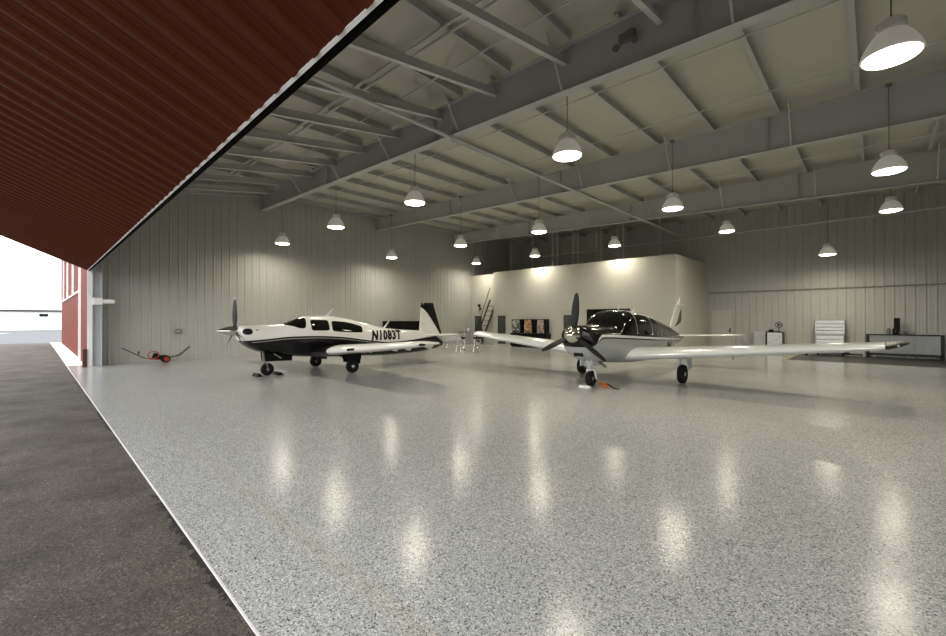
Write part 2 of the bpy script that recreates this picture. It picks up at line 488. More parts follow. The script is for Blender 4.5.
# sprinkler main under the rafters, then along the back wall
mb = MB(); mb.tube([P(7.5, 1.6, 6.08), P(7.5, 24.70, 6.08), P(7.48, 24.76, 6.08)], .045, n=12)
t = thing('overhead_pipe', 'long grey pipe running under the rafters toward the back wall', 'pipe', (0, 0, 0))
mb.build('pipe', M['steel_lt'], t)
for v in FR:
    mb = MB(); mb.lathe([(.055, -.03), (.055, .03)], P(7.5, v - .16, 6.08), 'Y', n=12); mb.cyl(P(7.5, v - .16, 6.12), P(7.5, v - .16, zt(7.5)), .008, n=6); mb.build('pipe_hanger', M['steel'], t)
mb = MB(); mb.tube([P(UL - .3, 24.78, 6.05), P(-6, 24.78, 6.05)], .045, n=12)
t = thing('wall_pipe', 'grey pipe running along the top of the back wall', 'pipe', (0, 0, 0))
mb.build('pipe', M['steel_lt'], t)
for u in (3.5, 1.0, -1.5):
    mb = MB(); mb.box(P(u - .02, 24.74, 6.10), P(u + .02, 24.80, zt(u))); mb.build('pipe_hanger', M['steel'], t, smooth=0)

# ------------------------------------------------------------------ pendant lamps
def make_lamp(drop_top):
    t = thing('pendant_lamp', 'x', 'lamp', (0, 0, 0), group='hangar pendant lamps')
    mb = MB()
    mb.lathe([(.285, 0), (.300, .012), (.292, .05), (.262, .13), (.215, .22), (.165, .285), (.13, .31), (.12, .315), (.115, .30), (.155, .27), (.205, .21), (.25, .12), (.278, .045), (.278, .005)], (0, 0, 0), n=32, caps=False)
    mb.build('hood', M['hoodglow'], t, smooth=40)
    mb = MB(); mb.lathe([(.275, .012), (.265, -.012), (.20, -.032), (.10, -.044), (.02, -.048)], (0, 0, 0), n=32); mb.build('lens', M['lens'], t, smooth=60)
    mb = MB(); mb.lathe([(.125, .312), (.14, .33), (.14, .43), (.10, .46), (.04, .475)], (0, 0, 0), n=20)
    for k in range(4):
        a = k * PI / 2 + .4
        mb.bevbox((.13 * math.cos(a) - .03, .13 * math.sin(a) - .03, .335), (.13 * math.cos(a) + .03, .13 * math.sin(a) + .03, .42), .008)
    mb.build('ballast_housing', M['hood'], t)
    mb = MB(); mb.lathe([(.022, -.008), (.022, .008)], (0, 0, .50), 'X', n=12); mb.cyl((0, 0, .47), (0, 0, .53), .008, n=6); mb.build('hook', M['black'], t)
    mb = MB(); mb.cyl((0, 0, .52), (0, 0, drop_top), .009, n=6); mb.build('drop_rod', M['cord'], t)
    mb = MB(); mb.bevbox((-.06, -.06, drop_top - .05), (.06, .06, drop_top), .01); mb.build('ceiling_bracket', M['cord'], t)
    return t
def lamp_light(parent, W):
    l = bpy.data.lights.new('lamp_glow', 'AREA'); l.shape = 'DISK'; l.size = .50; l.energy = W
    l.color = (1.0, .93, .73); l.spread = math.radians(165)
    o = bpy.data.objects.new('lamp_glow', l); link(o, parent); o.location = (0, 0, -.06)
LW = 68
rows = [(7.42, 4.90, [18.5, 13.85, 9.37, 4.47, -.16], 'in the row nearest the open door'),
        (13.1, 4.90, [18.5, 13.3, 9.1, 4.33, -.24], 'in the middle row'),
        (19.75, 5.25, [18.6, 14.0, 9.25, 4.4, -.4], 'in the row along the office')]
for (v, z, us, txt) in rows:
    for i, u in enumerate(us):
        t = make_lamp(zt(u) - z)
        t.location = P(u, v, z)
        t['label'] = 'white bell pendant lamp %s, %s from the left wall' % (txt, ORD[i])
        lamp_light(t, LW)
t = make_lamp(zt(1.4) - 4.33); t.location = P(1.42, 22.9, 4.33); t['label'] = 'white bell pendant lamp hanging alone before the back wall tool chest'; lamp_light(t, LW)

# small twin spotlight on the first rafter
t = thing('emergency_light', 'small twin head emergency light on the nearest roof rafter', 'light', P(3.1, FR[0] - .05, 6.35))
mb = MB(); mb.bevbox((-.14, -.07, .12), (.14, .04, .26), .01); mb.build('battery_box', M['cord'], t)
for k in (-1, 1):
    mb = MB(); mb.lathe([(.02, .0), (.055, -.03), (.062, -.07), (.05, -.075)], (k * .17, -.05, .02), 'Y', n=14); mb.cyl((k * .17, -.04, .02), (k * .10, -.01, .14), .01); mb.build('lamp_head', M['cord'], t)

# ------------------------------------------------------------------ office box
OU0, OU1, OV, OZ = 17.7, 6.6, 20.4, 4.65
mb = MB()
mb.box(P(OU0, OV, 0), P(OU1, OV + .15, OZ)); mb.box(P(OU1 + .15, OV + .15, 0), P(OU1, YB - .02, OZ)); mb.box(P(OU0, OV + .15, 0), P(OU0 - .15, OV + .50, OZ))
mb.box(P(OU0 - .15, OV + .15, OZ - .15), P(OU1 + .15, YB - .02, OZ - .05))
struct(mb.build('wall_office', M['plaster'], smooth=0))
mb = MB(); mb.box(P(UL - .001, OV + .45, 0), P(OU0 - .15, OV + .60, OZ - .02)); struct(mb.build('wall_recess', M['plaster'], smooth=0))
mb = MB(); mb.box(P(OU0 + .0, OV - .012, .0), P(OU1 - .012, OV, .09)); mb.box(P(OU1, OV - .012, 0), P(OU1 - .012, YB - .06, .09)); struct(mb.build('baseboard_office', M['steel_lt'], smooth=0))

def glazed_door(idx, u0, u1, v, ztop, glass=True, pane=(.75, 1.88), lower=True, handle=-1):
    """door standing in a wall that faces the viewer side (-v)"""
    mb = MB(); f = .07
    mb.box(P(u0, v - .03, 0), P(u0 - f, v + .02, ztop)); mb.box(P(u1 + f, v - .03, 0), P(u1, v + .02, ztop)); mb.box(P(u0 - f, v - .03, ztop - f), P(u1 + f, v + .02, ztop))
    r = struct(mb.build('door_%d' % idx, M['greybox'], smooth=0))
    mb = MB(); mb.box(P(u0 - f, v - .02, .01), P(u1 + f, v + .01, ztop - f)); mb.build('door_leaf', M['plaster'], r, smooth=0)
    if glass:
        mb = MB(); mb.box(P(u0 - .13, v - .026, pane[0]), P(u1 + .13, v - .015, pane[1])); mb.build('glass_pane', M['doorglass'], r, smooth=0)
        if lower: 
            mb = MB(); mb.box(P(u0 - .13, v - .026, .10), P(u1 + .13, v - .015, .26)); mb.build('kick_plate', M['doorglass'], r, smooth=0)
    hu = u1 + .15 if handle < 0 else u0 - .15
    mb = MB(); mb.cyl(P(hu, v - .02, 1.03), P(hu, v - .08, 1.03), .02, n=10); mb.cyl(P(hu, v - .075, 1.03), P(hu + .11, v - .075, 1.03), .014, n=8); mb.bevbox(P(hu - .03, v - .026, .95), P(hu + .03, v - .018, 1.18), .004)
    mb.build('door_handle', M['black'], r)
    return r
glazed_door(1, 17.45, 16.55, OV, 2.05)
glazed_door(2, 12.65, 11.75, OV, 2.08)
glazed_door(3, 19.88, 18.98, OV + .45, 2.08)
glazed_door(4, 6.40, 5.32, YB - .03, 2.2, glass=False)
# wide dark window behind the right airplane
mb = MB(); u0, u1, z0, z1 = 11.1, 8.75, .92, 2.17
mb.box(P(u0, OV - .03, z0), P(u0 - .06, OV + .02, z1)); mb.box(P(u1 + .06, OV - .03, z0), P(u1, OV + .02, z1)); mb.box(P(u0 - .06, OV - .03, z1 - .06), P(u1 + .06, OV + .02, z1)); mb.box(P(u0 - .06, OV - .03, z0), P(u1 + .06, OV + .02, z0 + .06))
w = struct(mb.build('window_1', M['blackp'], smooth=0))
for k in range(2):
    a = u0 - .06 - k * 1.13
    mb = MB(); mb.box(P(a - .01, OV - .02, z0 + .06), P(a - 1.10, OV - .008, z1 - .06)); mb.build('glass_pane', M['glass'], w, smooth=0)
# rods hanging between roof and office top
for i, (u, v) in enumerate([(16.9, 21.2), (15.2, 21.2), (13.75, 21.2), (13.5, 21.3), (12.4, 21.2), (12.15, 21.3), (10.95, 21.2), (10.75, 21.3), (9.75, 21.2), (9.5, 21.3), (7.6, 21.2)]):
    rod('hanger_rod', P(u, v, OZ - .05), P(u, v, zt(u) + .1), .02, M['steel_lt'], 'thin upright steel rod above the office wall, %s from the left' % ORD[i], 'rod', 'upright rods above the office')

# steep stair in the recess
t = thing('ship_ladder', 'steep dark open stair with handrail beside the office corner', 'stairs', P(18.2, OV + .2, 0))
def st(u): return 18.85 - (18.85 - 17.78) * (u / 2.75)
zb0, zb1 = .0, 2.85
ua, ub = 19.15, 17.76
for k, v in enumerate((OV - .24, OV + .40)):
    mb = MB()
    a, b = Vector(P(ua, v, 0)) - t.location, Vector(P(ub, v, 2.9)) - t.location
    mb.prism([a + Vector((-.06, -.015, 0)), a + Vector((.06, -.015, 0)), b + Vector((.06, -.015, 0)), b + Vector((-.06, -.015, 0))], (0, .03, 0)); mb.build('stringer', M['darksteel'], t, smooth=0)
for k in range(1, 9):
    f = k / 9.3; p = Vector(P(ua + (ub - ua) * f, OV - .22, 2.9 * f)) - t.location
    mb = MB(); mb.box(p + Vector((-.09, 0, -.015)), p + Vector((.09, .61, .015))); mb.build('tread', M['darksteel'], t, smooth=0)
for v in (OV - .26,):
    mb = MB()
    a, b = Vector(P(18.95, v, .95)) - t.location, Vector(P(17.76, v, 3.65)) - t.location
    mb.tube([a, b], .022); mb.cyl(a, a + Vector((.0, 0, -.75)), .016); c = a + (b - a) * .25; mb.cyl(c, c + Vector((.22, 0, -.75)), .016)
    mb.build('handrail', M['blackp'], t)
# alarm above the recess door
t = thing('wall_alarm', 'dark round alarm horn with pale lamps above the left office door', 'alarm', P(19.22, OV + .44, 2.32))
mb = MB(); mb.bevbox((-.10, -.06, -.05), (.10, .005, .12), .01); mb.build('housing', M['brownwood'], t)
mb = MB(); mb.lathe([(.03, 0), (.11, -.06), (.12, -.10), (.09, -.10)], (-.02, -.05, .24), 'Y', n=16); mb.build('horn', M['black'], t)
for k in (-1, 1):
    mb = MB(); mb.lathe([(.03, 0), (.06, -.05), (.055, -.07)], (k * .19, -.03, -.05), 'Y', n=14); mb.box((min(k * .19, k * .08), -.02, -.06), (max(k * .19, k * .08), .0, -.03)); mb.build('lamp_head', M['plaster'], t)

# black counter with three display cases
t = thing('counter_cabinet', 'long low black counter cabinet against the office wall', 'cabinet', P(14.62, OV - .30, 0))
mb = MB(); mb.box((-1.26, -.24, .08), (1.26, .27, .77)); mb.build('body', M['blackp'], t, smooth=0)
mb = MB(); mb.bevbox((-1.30, -.28, .77), (1.30, .28, .81), .008); mb.build('top', M['blackp'], t)
mb = MB(); mb.box((-1.22, -.20, 0), (1.22, .25, .08)); mb.build('plinth', M['black'], t, smooth=0)
for k in range(4):
    x = -1.255 + k * .6275
    mb = MB(); mb.bevbox((x + .01, -.26, .10), (x + .617, -.24, .75), .004); d = mb.build('door', M['blackp'], t)
    mb = MB(); mb.cyl((x + .53, -.285, .42), (x + .53, -.285, .58), .007, n=6); mb.box((x + .522, -.285, .43), (x + .538, -.26, .44)); mb.box((x + .522, -.285, .56), (x + .538, -.26, .57)); mb.build('handle', M['chrome'], d)
def cell_mat(name, c1, c2, c3, seed):
    m = mat(name, c1, .35); nt, ns, lk, b = nodes(m)
    v = N(nt, 'ShaderNodeTexVoronoi', distance='CHEBYCHEV'); v.inputs['Scale'].default_value = 8
    mp = coords(nt, (1, 1, 1)); ad = N(nt, 'ShaderNodeVectorMath', operation='ADD'); ad.inputs[1].default_value = (seed, seed, 0)
    lk.new(mp, ad.inputs[0]); lk.new(ad.outputs[0], v.inputs['Vector'])
    sp = N(nt, 'ShaderNodeSeparateColor'); lk.new(v.outputs['Color'], sp.inputs[0])
    lk.new(ramp(nt, sp.outputs[0], [(0, c1), (.45, c2), (.8, c3)]), b.inputs['Base Color'])
    return m
disp = [(15.52, .36, 'grey and white', cell_mat('display_front_grey', (.02, .02, .02), (.18, .18, .18), (.6, .6, .58), 1)),
        (14.62, .32, 'orange and tan', cell_mat('display_front_orange', (.26, .12, .05), (.52, .24, .09), (.66, .44, .26), 3)),
        (13.74, .29, 'brown and pink', cell_mat('display_front_pink', (.10, .05, .03), (.50, .36, .30), (.6, .5, .44), 5))]
for u, hw, c, m in disp:
    t = thing('display_case', 'black sided display case with %s front on the black counter' % c, 'display', P(u, OV - .27, .81), group='display cases on the counter')
    mb = MB(); mb.bevbox((-hw, -.16, 0), (hw, .24, .84), .01); mb.build('case', M['blackp'], t)
    mb = MB(); mb.box((-hw + .02, -.172, .04), (hw - .09, -.158, .52)); mb.box((-hw + .05, -.172, .53), (hw - .12, -.158, .80)); mb.build('front_panel', m, t, smooth=0)
    mb = MB(); mb.box((-hw + .10, -.19, .06), (hw - .18, -.17, .18)); mb.build('tray', M['stainless'], t, smooth=0)

# ------------------------------------------------------------------ things along the back wall
VB = YB - .05
def cabinet(name, label, u0, u1, h, depth, m, side=None):
    w = (u0 - u1) / 2
    t = thing(name, label, 'cabinet', P((u0 + u1) / 2, VB, 0))
    mb = MB(); mb.bevbox((-w, -depth, .06), (w, -.01, h), .01); mb.build('body', side or m, t)
    mb = MB(); mb.bevbox((-w + .01, -depth - .02, .08), (w - .01, -depth, h - .03), .006); d = mb.build('door', m, t)
    mb = MB(); mb.cyl((w - .06, -depth - .05, h * .5), (w - .06, -depth - .05, h * .72), .008, n=6); mb.box((w - .066, -depth - .05, h * .52), (w - .054, -depth - .02, h * .53)); mb.box((w - .066, -depth - .05, h * .7), (w - .054, -depth - .02, h * .71)); mb.build('handle', M['chrome'], d)
    mb = MB(); mb.box((-w + .02, -depth + .03, 0), (w - .02, -.03, .06)); mb.build('plinth', M['black'], t, smooth=0)
    return t
cabinet('storage_cabinet', 'plain grey cabinet left of the stainless one at back wall', 4.34, 3.84, 1.06, .55, M['greybox'])
cabinet('steel_refrigerator', 'small stainless front refrigerator with black sides at back wall', 3.78, 3.16, 1.03, .6, M['stainless'], M['blackp'])
tp = thing('desk_fan', 'small dark desk fan on top of the stainless refrigerator', 'fan', P(3.35, VB - .3, 1.03))
mb = MB(); mb.lathe([(.11, 0), (.11, .02), (.03, .035), (.014, .05), (.014, .22)], (0, 0, 0), n=16); mb.build('stand', M['black'], tp)
mb = MB(); mb.lathe([(.13, -.03), (.15, 0), (.13, .03)], (0, -.03, .34), 'Y', n=20, caps=False)
for k in range(8): mb.cyl((0, -.06, .34), (.13 * math.sin(k * PI / 4), -.055, .34 + .13 * math.cos(k * PI / 4)), .004, n=4)
mb.lathe([(.05, -.02), (.05, .09), (.02, .11)], (0, 0, .34), 'Y', n=12); mb.build('cage', M['black'], tp)
for k in range(3):
    a = k * 2 * PI / 3; mb = MB(); p = Vector((0, -.035, .34)); d = Vector((math.cos(a), 0, math.sin(a))); e = Vector((-math.sin(a), .25, math.cos(a)))
    mb.prism([p + d * .02 - e * .02, p + d * .11 - e * .04, p + d * .11 + e * .04, p + d * .02 + e * .02], (0, .004, 0)); mb.build('blade', M['cord'], tp, smooth=0)
tp = thing('black_case', 'little black case on top of the refrigerator, left of fan', 'case', P(3.66, VB - .3, 1.03))
mb = MB(); mb.bevbox((-.08, -.1, 0), (.10, .1, .10), .02); mb.build('body', M['black'], tp)
mb = MB(); mb.tube([(-.05, 0, .09), (-.04, 0, .15), (.05, 0, .15), (.06, 0, .09)], .01); mb.build('handle', M['cord'], tp)
# tool chest
t = thing('tool_chest', 'tall stainless rolling tool chest with many drawers at back wall', 'tool chest', P(1.47, VB, 0))
mb = MB(); mb.bevbox((-.49, -.5, .14), (.49, -.02, .95), .01); mb.build('roller_cabinet', M['stainless'], t)
mb = MB(); mb.bevbox((-.52, -.46, .96), (.52, -.02, 1.60), .01); mb.build('top_chest', M['stainless'], t)
def drawer(x0, x1, z0, z1, y):
    mb = MB(); mb.bevbox((x0, y - .018, z0), (x1, y, z1), .004); d = mb.build('drawer', M['stainless'], t)
    mb = MB(); mb.box((x0 + .02, y - .036, z1 - .022), (x1 - .02, y - .018, z1 - .008)); mb.build('pull', M['black'], d, smooth=0)
for i in range(4):
    z = .18 + i * .19; drawer(-.46, .46, z, z + .175, -.5)
for i in range(3):
    z = 1.0 + i * .15
    drawer(-.49, .08, z, z + .14, -.46); drawer(.10, .49, z, z + .14, -.46)
mb = MB(); mb.bevbox((-.50, -.475, 1.46), (.50, -.46, 1.59), .006); mb.build('lid_front', M['stainless'], t)
for x in (-.42, .42):
    for y in (-.43, -.1):
        mb = MB(); mb.lathe([(.03, -.02), (.055, -.018), (.055, .018), (.03, .02)], (x, y, .055), 'X', n=14); mb.box((x - .03, y - .03, .10), (x + .03, y + .03, .14)); mb.build('caster', M['black'], t)
# black framed bench
t = thing('work_bench', 'long low bench with black frame and grey panels at back wall', 'bench', P(-.85, VB - .55, 0))
w = 1.12
for x in (-w, w - .10):
    for y in (0, .42):
        mb = MB(); mb.box((x, y, 0), (x + .10, y + .06, 1.0)); mb.build('leg', M['blackp'], t, smooth=0)
mb = MB(); mb.box((-w, 0, .14), (w, .05, .20)); mb.box((-w, .42, .14), (w, .47, .20)); mb.build('bottom_rail', M['blackp'], t, smooth=0)
mb = MB(); mb.bevbox((-w - .02, -.02, .96), (w + .02, .5, 1.0), .006); mb.build('bench_top', M['blackp'], t)
for k in range(3):
    x = -w + .10 + k * (2 * w - .2) / 3
    mb = MB(); mb.box((x + .004, .015, .21), (x + (2 * w - .2) / 3 - .004, .03, .955)); mb.build('panel', M['clearpanel'], t, smooth=0)
tp = thing('equipment_box', 'upright black box shaped unit standing on the grey panelled bench', 'equipment', P(-.66, VB - .28, 1.0))
mb = MB(); mb.bevbox((-.12, -.15, 0), (.12, .13, .04), .006); mb.build('base', M['black'], tp)
mb = MB(); mb.bevbox((-.085, -.14, .10), (.095, .12, .68), .02); mb.build('body', M['black'], tp)
mb = MB(); mb.bevbox((-.13, -.10, .04), (.06, .10, .24), .02); mb.build('lower_housing', M['black'], tp)
mb = MB(); mb.cyl((-.05, -.155, .12), (-.05, -.14, .12), .025, n=12); mb.build('knob', M['cord'], tp)
tp = thing('bench_vise', 'small dark bench vise right of the upright black unit', 'vise', P(-.93, VB - .3, 1.0))
mb = MB(); mb.lathe([(.06, 0), (.06, .03), (.035, .06)], (0, 0, 0), n=12); mb.bevbox((-.05, -.08, .05), (.05, .10, .13), .01); mb.build('body', M['cord'], tp)
mb = MB(); mb.bevbox((-.06, -.16, .07), (.06, -.11, .15), .008); mb.cyl((0, -.16, .09), (0, -.22, .09), .012); mb.cyl((-.06, -.21, .09), (.06, -.21, .09), .006); mb.build('jaw', M['cord'], tp)
tp = thing('glass_jar', 'pale jar left of the upright black unit on bench', 'jar', P(-.42, VB - .3, 1.0))
mb = MB(); mb.lathe([(.06, 0), (.07, .02), (.07, .16), (.045, .19)], (0, 0, 0), n=16); mb.build('body', M['clearpanel'], tp)
mb = MB(); mb.lathe([(.05, .19), (.05, .24), (.02, .25)], (0, 0, 0), n=16); mb.build('lid', M['brownwood'], tp)
# creeper on the floor
t = thing('mechanic_creeper', 'low dark mechanic creeper lying beside the tool chest', 'creeper', P(.66, VB - .80, 0))
mb = MB(); mb.bevbox((-.30, -.2, .09), (.30, .2, .13), .015); mb.build('board', M['black'], t)
mb = MB(); mb.bevbox((-.28, -.15, .13), (-.12, .15, .18), .02); mb.build('headrest', M['black'], t)
for x in (-.25, .25):
    for y in (-.17, .17):
        mb = MB(); mb.lathe([(.025, -.015), (.04, -.012), (.04, .012), (.025, .015)], (x, y, .04), 'X', n=12); mb.box((x - .015, y - .015, .06), (x + .015, y + .015, .09)); mb.build('caster', M['cord'], t)
# dark mat
t = thing('floor_mat', 'large dark rubber floor mat before the tool chest and bench', 'mat', (0, 0, 0))
mb = MB(); mb.box(P(2.55, 21.0, .001), P(-3.2, YB - .12, .008)); mb.build('mat', M['rubbermat'], t, smooth=0)
mb = MB(); mb.box(P(2.66, 21.0, .001), P(2.55, YB - .12, .009)); mb.build('edge_strip', M['yellow'], t, smooth=0)['label'] = 'yellow edge strip'

# ------------------------------------------------------------------ left wall things
t = thing('storage_locker', 'long black storage cabinet by left wall behind the near airplane', 'cabinet', P(19.7, 14.9, 0))
mb = MB(); mb.bevbox((-.32, -1.33, .06), (.28, 1.33, 1.50), .012); mb.build('body', M['blackp'], t)
mb = MB(); mb.bevbox((-.33, -1.36, 1.50), (.32, 1.36, 1.54), .01); mb.build('top', M['blackp'], t)
mb = MB(); mb.box((-.30, -1.3, 0), (.24, 1.3, .06)); mb.build('plinth', M['black'], t, smooth=0)
for k in range(3):
    y = -1.32 + k * .88
    mb = MB(); mb.bevbox((.28, y + .01, .09), (.30, y + .87, 1.47), .006); d = mb.build('door', M['blackp'], t)
    mb = MB(); mb.cyl((.33, y + .1, .8), (.33, y + .1, 1.0), .01, n=6); mb.box((.30, y + .092, .81), (.33, y + .108, .82)); mb.box((.30, y + .092, .98), (.33, y + .108, .99)); mb.build('handle', M['chrome'], d)
t = thing('outlet_box', 'small grey electrical box on the ribbed left wall', 'electrical box', P(UL - .034, 3.97, 1.15))
mb = MB(); mb.bevbox((0, -.10, -.09), (.07, .10, .09), .01); mb.build('box', M['cord'], t)
mb = MB(); mb.bevbox((.07, -.06, -.05), (.085, -.005, .05), .004); mb.bevbox((.07, .01, -.05), (.085, .06, .05), .004); mb.build('cover', M['greybox'], t)
mb = MB(); mb.cyl((.03, 0, .08), (.03, 0, 1.2), .011); mb.build('conduit', M['wallpaint'], t)
t = thing('door_control_light', 'white box with a tube lamp bracketed off the door column', 'light', P(19.30, YF + .28, 2.12))
mb = MB(); mb.bevbox((0, -.2, 0), (.10, .06, .24), .012); mb.build('box', M['white'], t)
mb = MB(); mb.lathe([(.05, 0), (.075, .03), (.075, .28), (.05, .32)], (.05, .06, .12), 'Y', n=16); mb.build('lamp_tube', M['white'], t)
# tow bar
t = thing('hand_tow_tug', 'red and black hand tow tug parked along the left wall', 'aircraft tug', P(19.45, 3.35, 0))
for k in (0, .34):
    mb = MB(); mb.lathe([(.055, -.03), (.10, -.045), (.125, -.035), (.135, 0), (.125, .035), (.10, .045), (.055, .03)], (-.17 + k, .10, .135), 'X', n=24); wv = mb.build('wheel', M['tyre'], t)
    mb = MB(); mb.lathe([(.015, -.05), (.085, -.047), (.09, 0), (.085, .047), (.015, .05)], (-.17 + k, .10, .135), 'X', n=18); mb.build('hub', M['redtube'], wv)
mb = MB(); mb.bevbox((-.11, -.30, .13), (.11, .06, .27), .04); mb.lathe([(.07, -.08), (.09, 0), (.07, .08)], (0, -.2, .28), 'X', n=16); mb.build('motor', M['black'], t)
mb = MB(); mb.tube([(-.1, -.1, .12), (-.1, -.42, .17), (0, -.5, .19), (.1, -.42, .17), (.1, -.1, .12)], .014); mb.tube([(.12, -.28 + .17 * math.cos(k * PI / 10), .30 + .13 * math.sin(k * PI / 10)) for k in range(21)], .016); mb.cyl((-.17, .10, .135), (.17, .10, .135), .015); mb.build('frame', M['redtube'], t)
mb = MB(); mb.tube([(0, -.3, .14), (0, -.55, .20), (0, -1.15, .58)], .015); mb.cyl((-.16, -1.15, .58), (.16, -1.15, .58), .016); mb.build('handle', M['black'], t)
mb = MB(); mb.cyl((0, -.72, .31), (.0, -.70, .42), .015); mb.bevbox((-.03, -.73, .40), (.03, -.67, .45), .008); mb.build('throttle_grip', M['black'], t)
for k in (-.10, .10):
    mb = MB(); mb.tube([(0, .15, .16), (k * .6, .45, .22), (k, .55, .25), (k, .88, .56)], .014); mb.build('nose_fork', M['black'], t)

# ------------------------------------------------------------------ bar table and stools
t = thing('bar_table', 'tall round dark topped bar table near the left wall', 'table', P(15.25, 15.3, 0))
mb = MB(); mb.lathe([(.02, .97), (.33, .97), (.345, .985), (.33, 1.0), (.02, 1.0)], (0, 0, 0), n=28); mb.build('table_top', M['blackp'], t)
mb = MB(); mb.cyl((0, 0, .03), (0, 0, .97), .035); mb.build('pedestal', M['chrome'], t)
mb = MB(); mb.lathe([(.26, 0), (.26, .015), (.08, .04), (.035, .08)], (0, 0, 0), n=28); mb.build('base', M['chrome'], t)
tp = thing('paper_cup', 'white paper cup standing on the dark bar table', 'cup', P(15.08, 15.42, 1.0))
mb = MB(); mb.lathe([(.035, 0), (.05, .15), (.045, .15), (.03, .01)], (0, 0, 0), n=16); mb.build('cup', M['white'], tp)
mb = MB(); mb.lathe([(.052, .145), (.052, .165), (.03, .175)], (0, 0, 0), n=16); mb.build('lid', M['white'], tp)
def stool():
    t = thing('bar_stool', 'x', 'stool', group='stools around the bar table')
    mb = MB(); mb.lathe([(.02, .655), (.22, .655), (.245, .675), (.24, .72), (.20, .745), (.02, .75)], (0, 0, 0), n=22); mb.build('seat', M['blackp'], t)
    for k in range(4):
        a = PI / 4 + k * PI / 2
        mb = MB(); mb.cyl((.13 * math.cos(a), .13 * math.sin(a), .66), (.24 * math.cos(a), .24 * math.sin(a), 0), .013, n=8); mb.build('leg', M['chrome'], t)
    mb = MB(); r = .205
    mb.tube([(r * math.cos(k * PI / 12), r * math.sin(k * PI / 12), .22) for k in range(25)], .010, n=6); mb.build('foot_ring', M['chrome'], t)
    return t
s0 = stool()
for i, (u, v, l) in enumerate([(15.05, 14.85, 'black seated chrome stool in front of the bar table'), (14.42, 15.42, 'black seated chrome stool right of the bar table'), (15.62, 14.35, 'chrome stool left of the bar table, behind the airplane tail')]):
    s = s0 if i == 0 else copy_tree(s0)
    s.location = P(u, v, 0); s.rotation_euler = (0, 0, .3 * i); s['label'] = l

# ------------------------------------------------------------------ outside, far left
t = thing('white_building', 'long low white building across the taxiway with dark eave', 'building', P(104, -2, 0))
mb = MB(); mb.box((-6, -42, -.04), (6, 40, 3.0)); mb.build('wall', M['skybldg'], t, smooth=0)
mb = MB(); mb.box((-6.4, -42.4, 2.95), (6.35, 40.4, 3.25)); mb.build('eave', M['roofedge'], t, smooth=0)
mb = MB(); mb.prism([(-6.3, -42.3, 3.25), (6.3, -42.3, 3.25), (0, -42.3, 4.8)], (0, 82.6, 0)); mb.build('roof', M['skybldg'], t, smooth=0)
mb = MB(); mb.box((6, 2.6, 2.15), (6.05, 3.6, 2.6)); mb.build('window', M['glass'], t, smooth=0)
mb = MB()
pts = [(68.5, -9), (69.5, -5.5), (72.5, -3.6), (78, -2.2)]
vs = []; 
for u, v in pts: vs += [P(u - .25, v - .2, -.036), P(u + .25, v + .2, -.036)]
mb.add(vs, [(2 * i, 2 * i + 1, 2 * i + 3, 2 * i + 2) for i in range(3)])
struct(mb.build('ground_marking', M['lip'], smooth=0))

#PLANES>
# ------------------------------------------------------------------ airplanes (both nose toward the door, -y)
def af(x, t):
    return 5 * t * (.2969 * math.sqrt(max(x, 0)) - .126 * x - .3516 * x * x + .2843 * x**3 - .1036 * x**4)
def camber(x, m=.02, p=.4):
    return m / p**2 * (2 * p * x - x * x) if x < p else m / (1 - p)**2 * (1 - 2 * p + 2 * p * x - x * x)

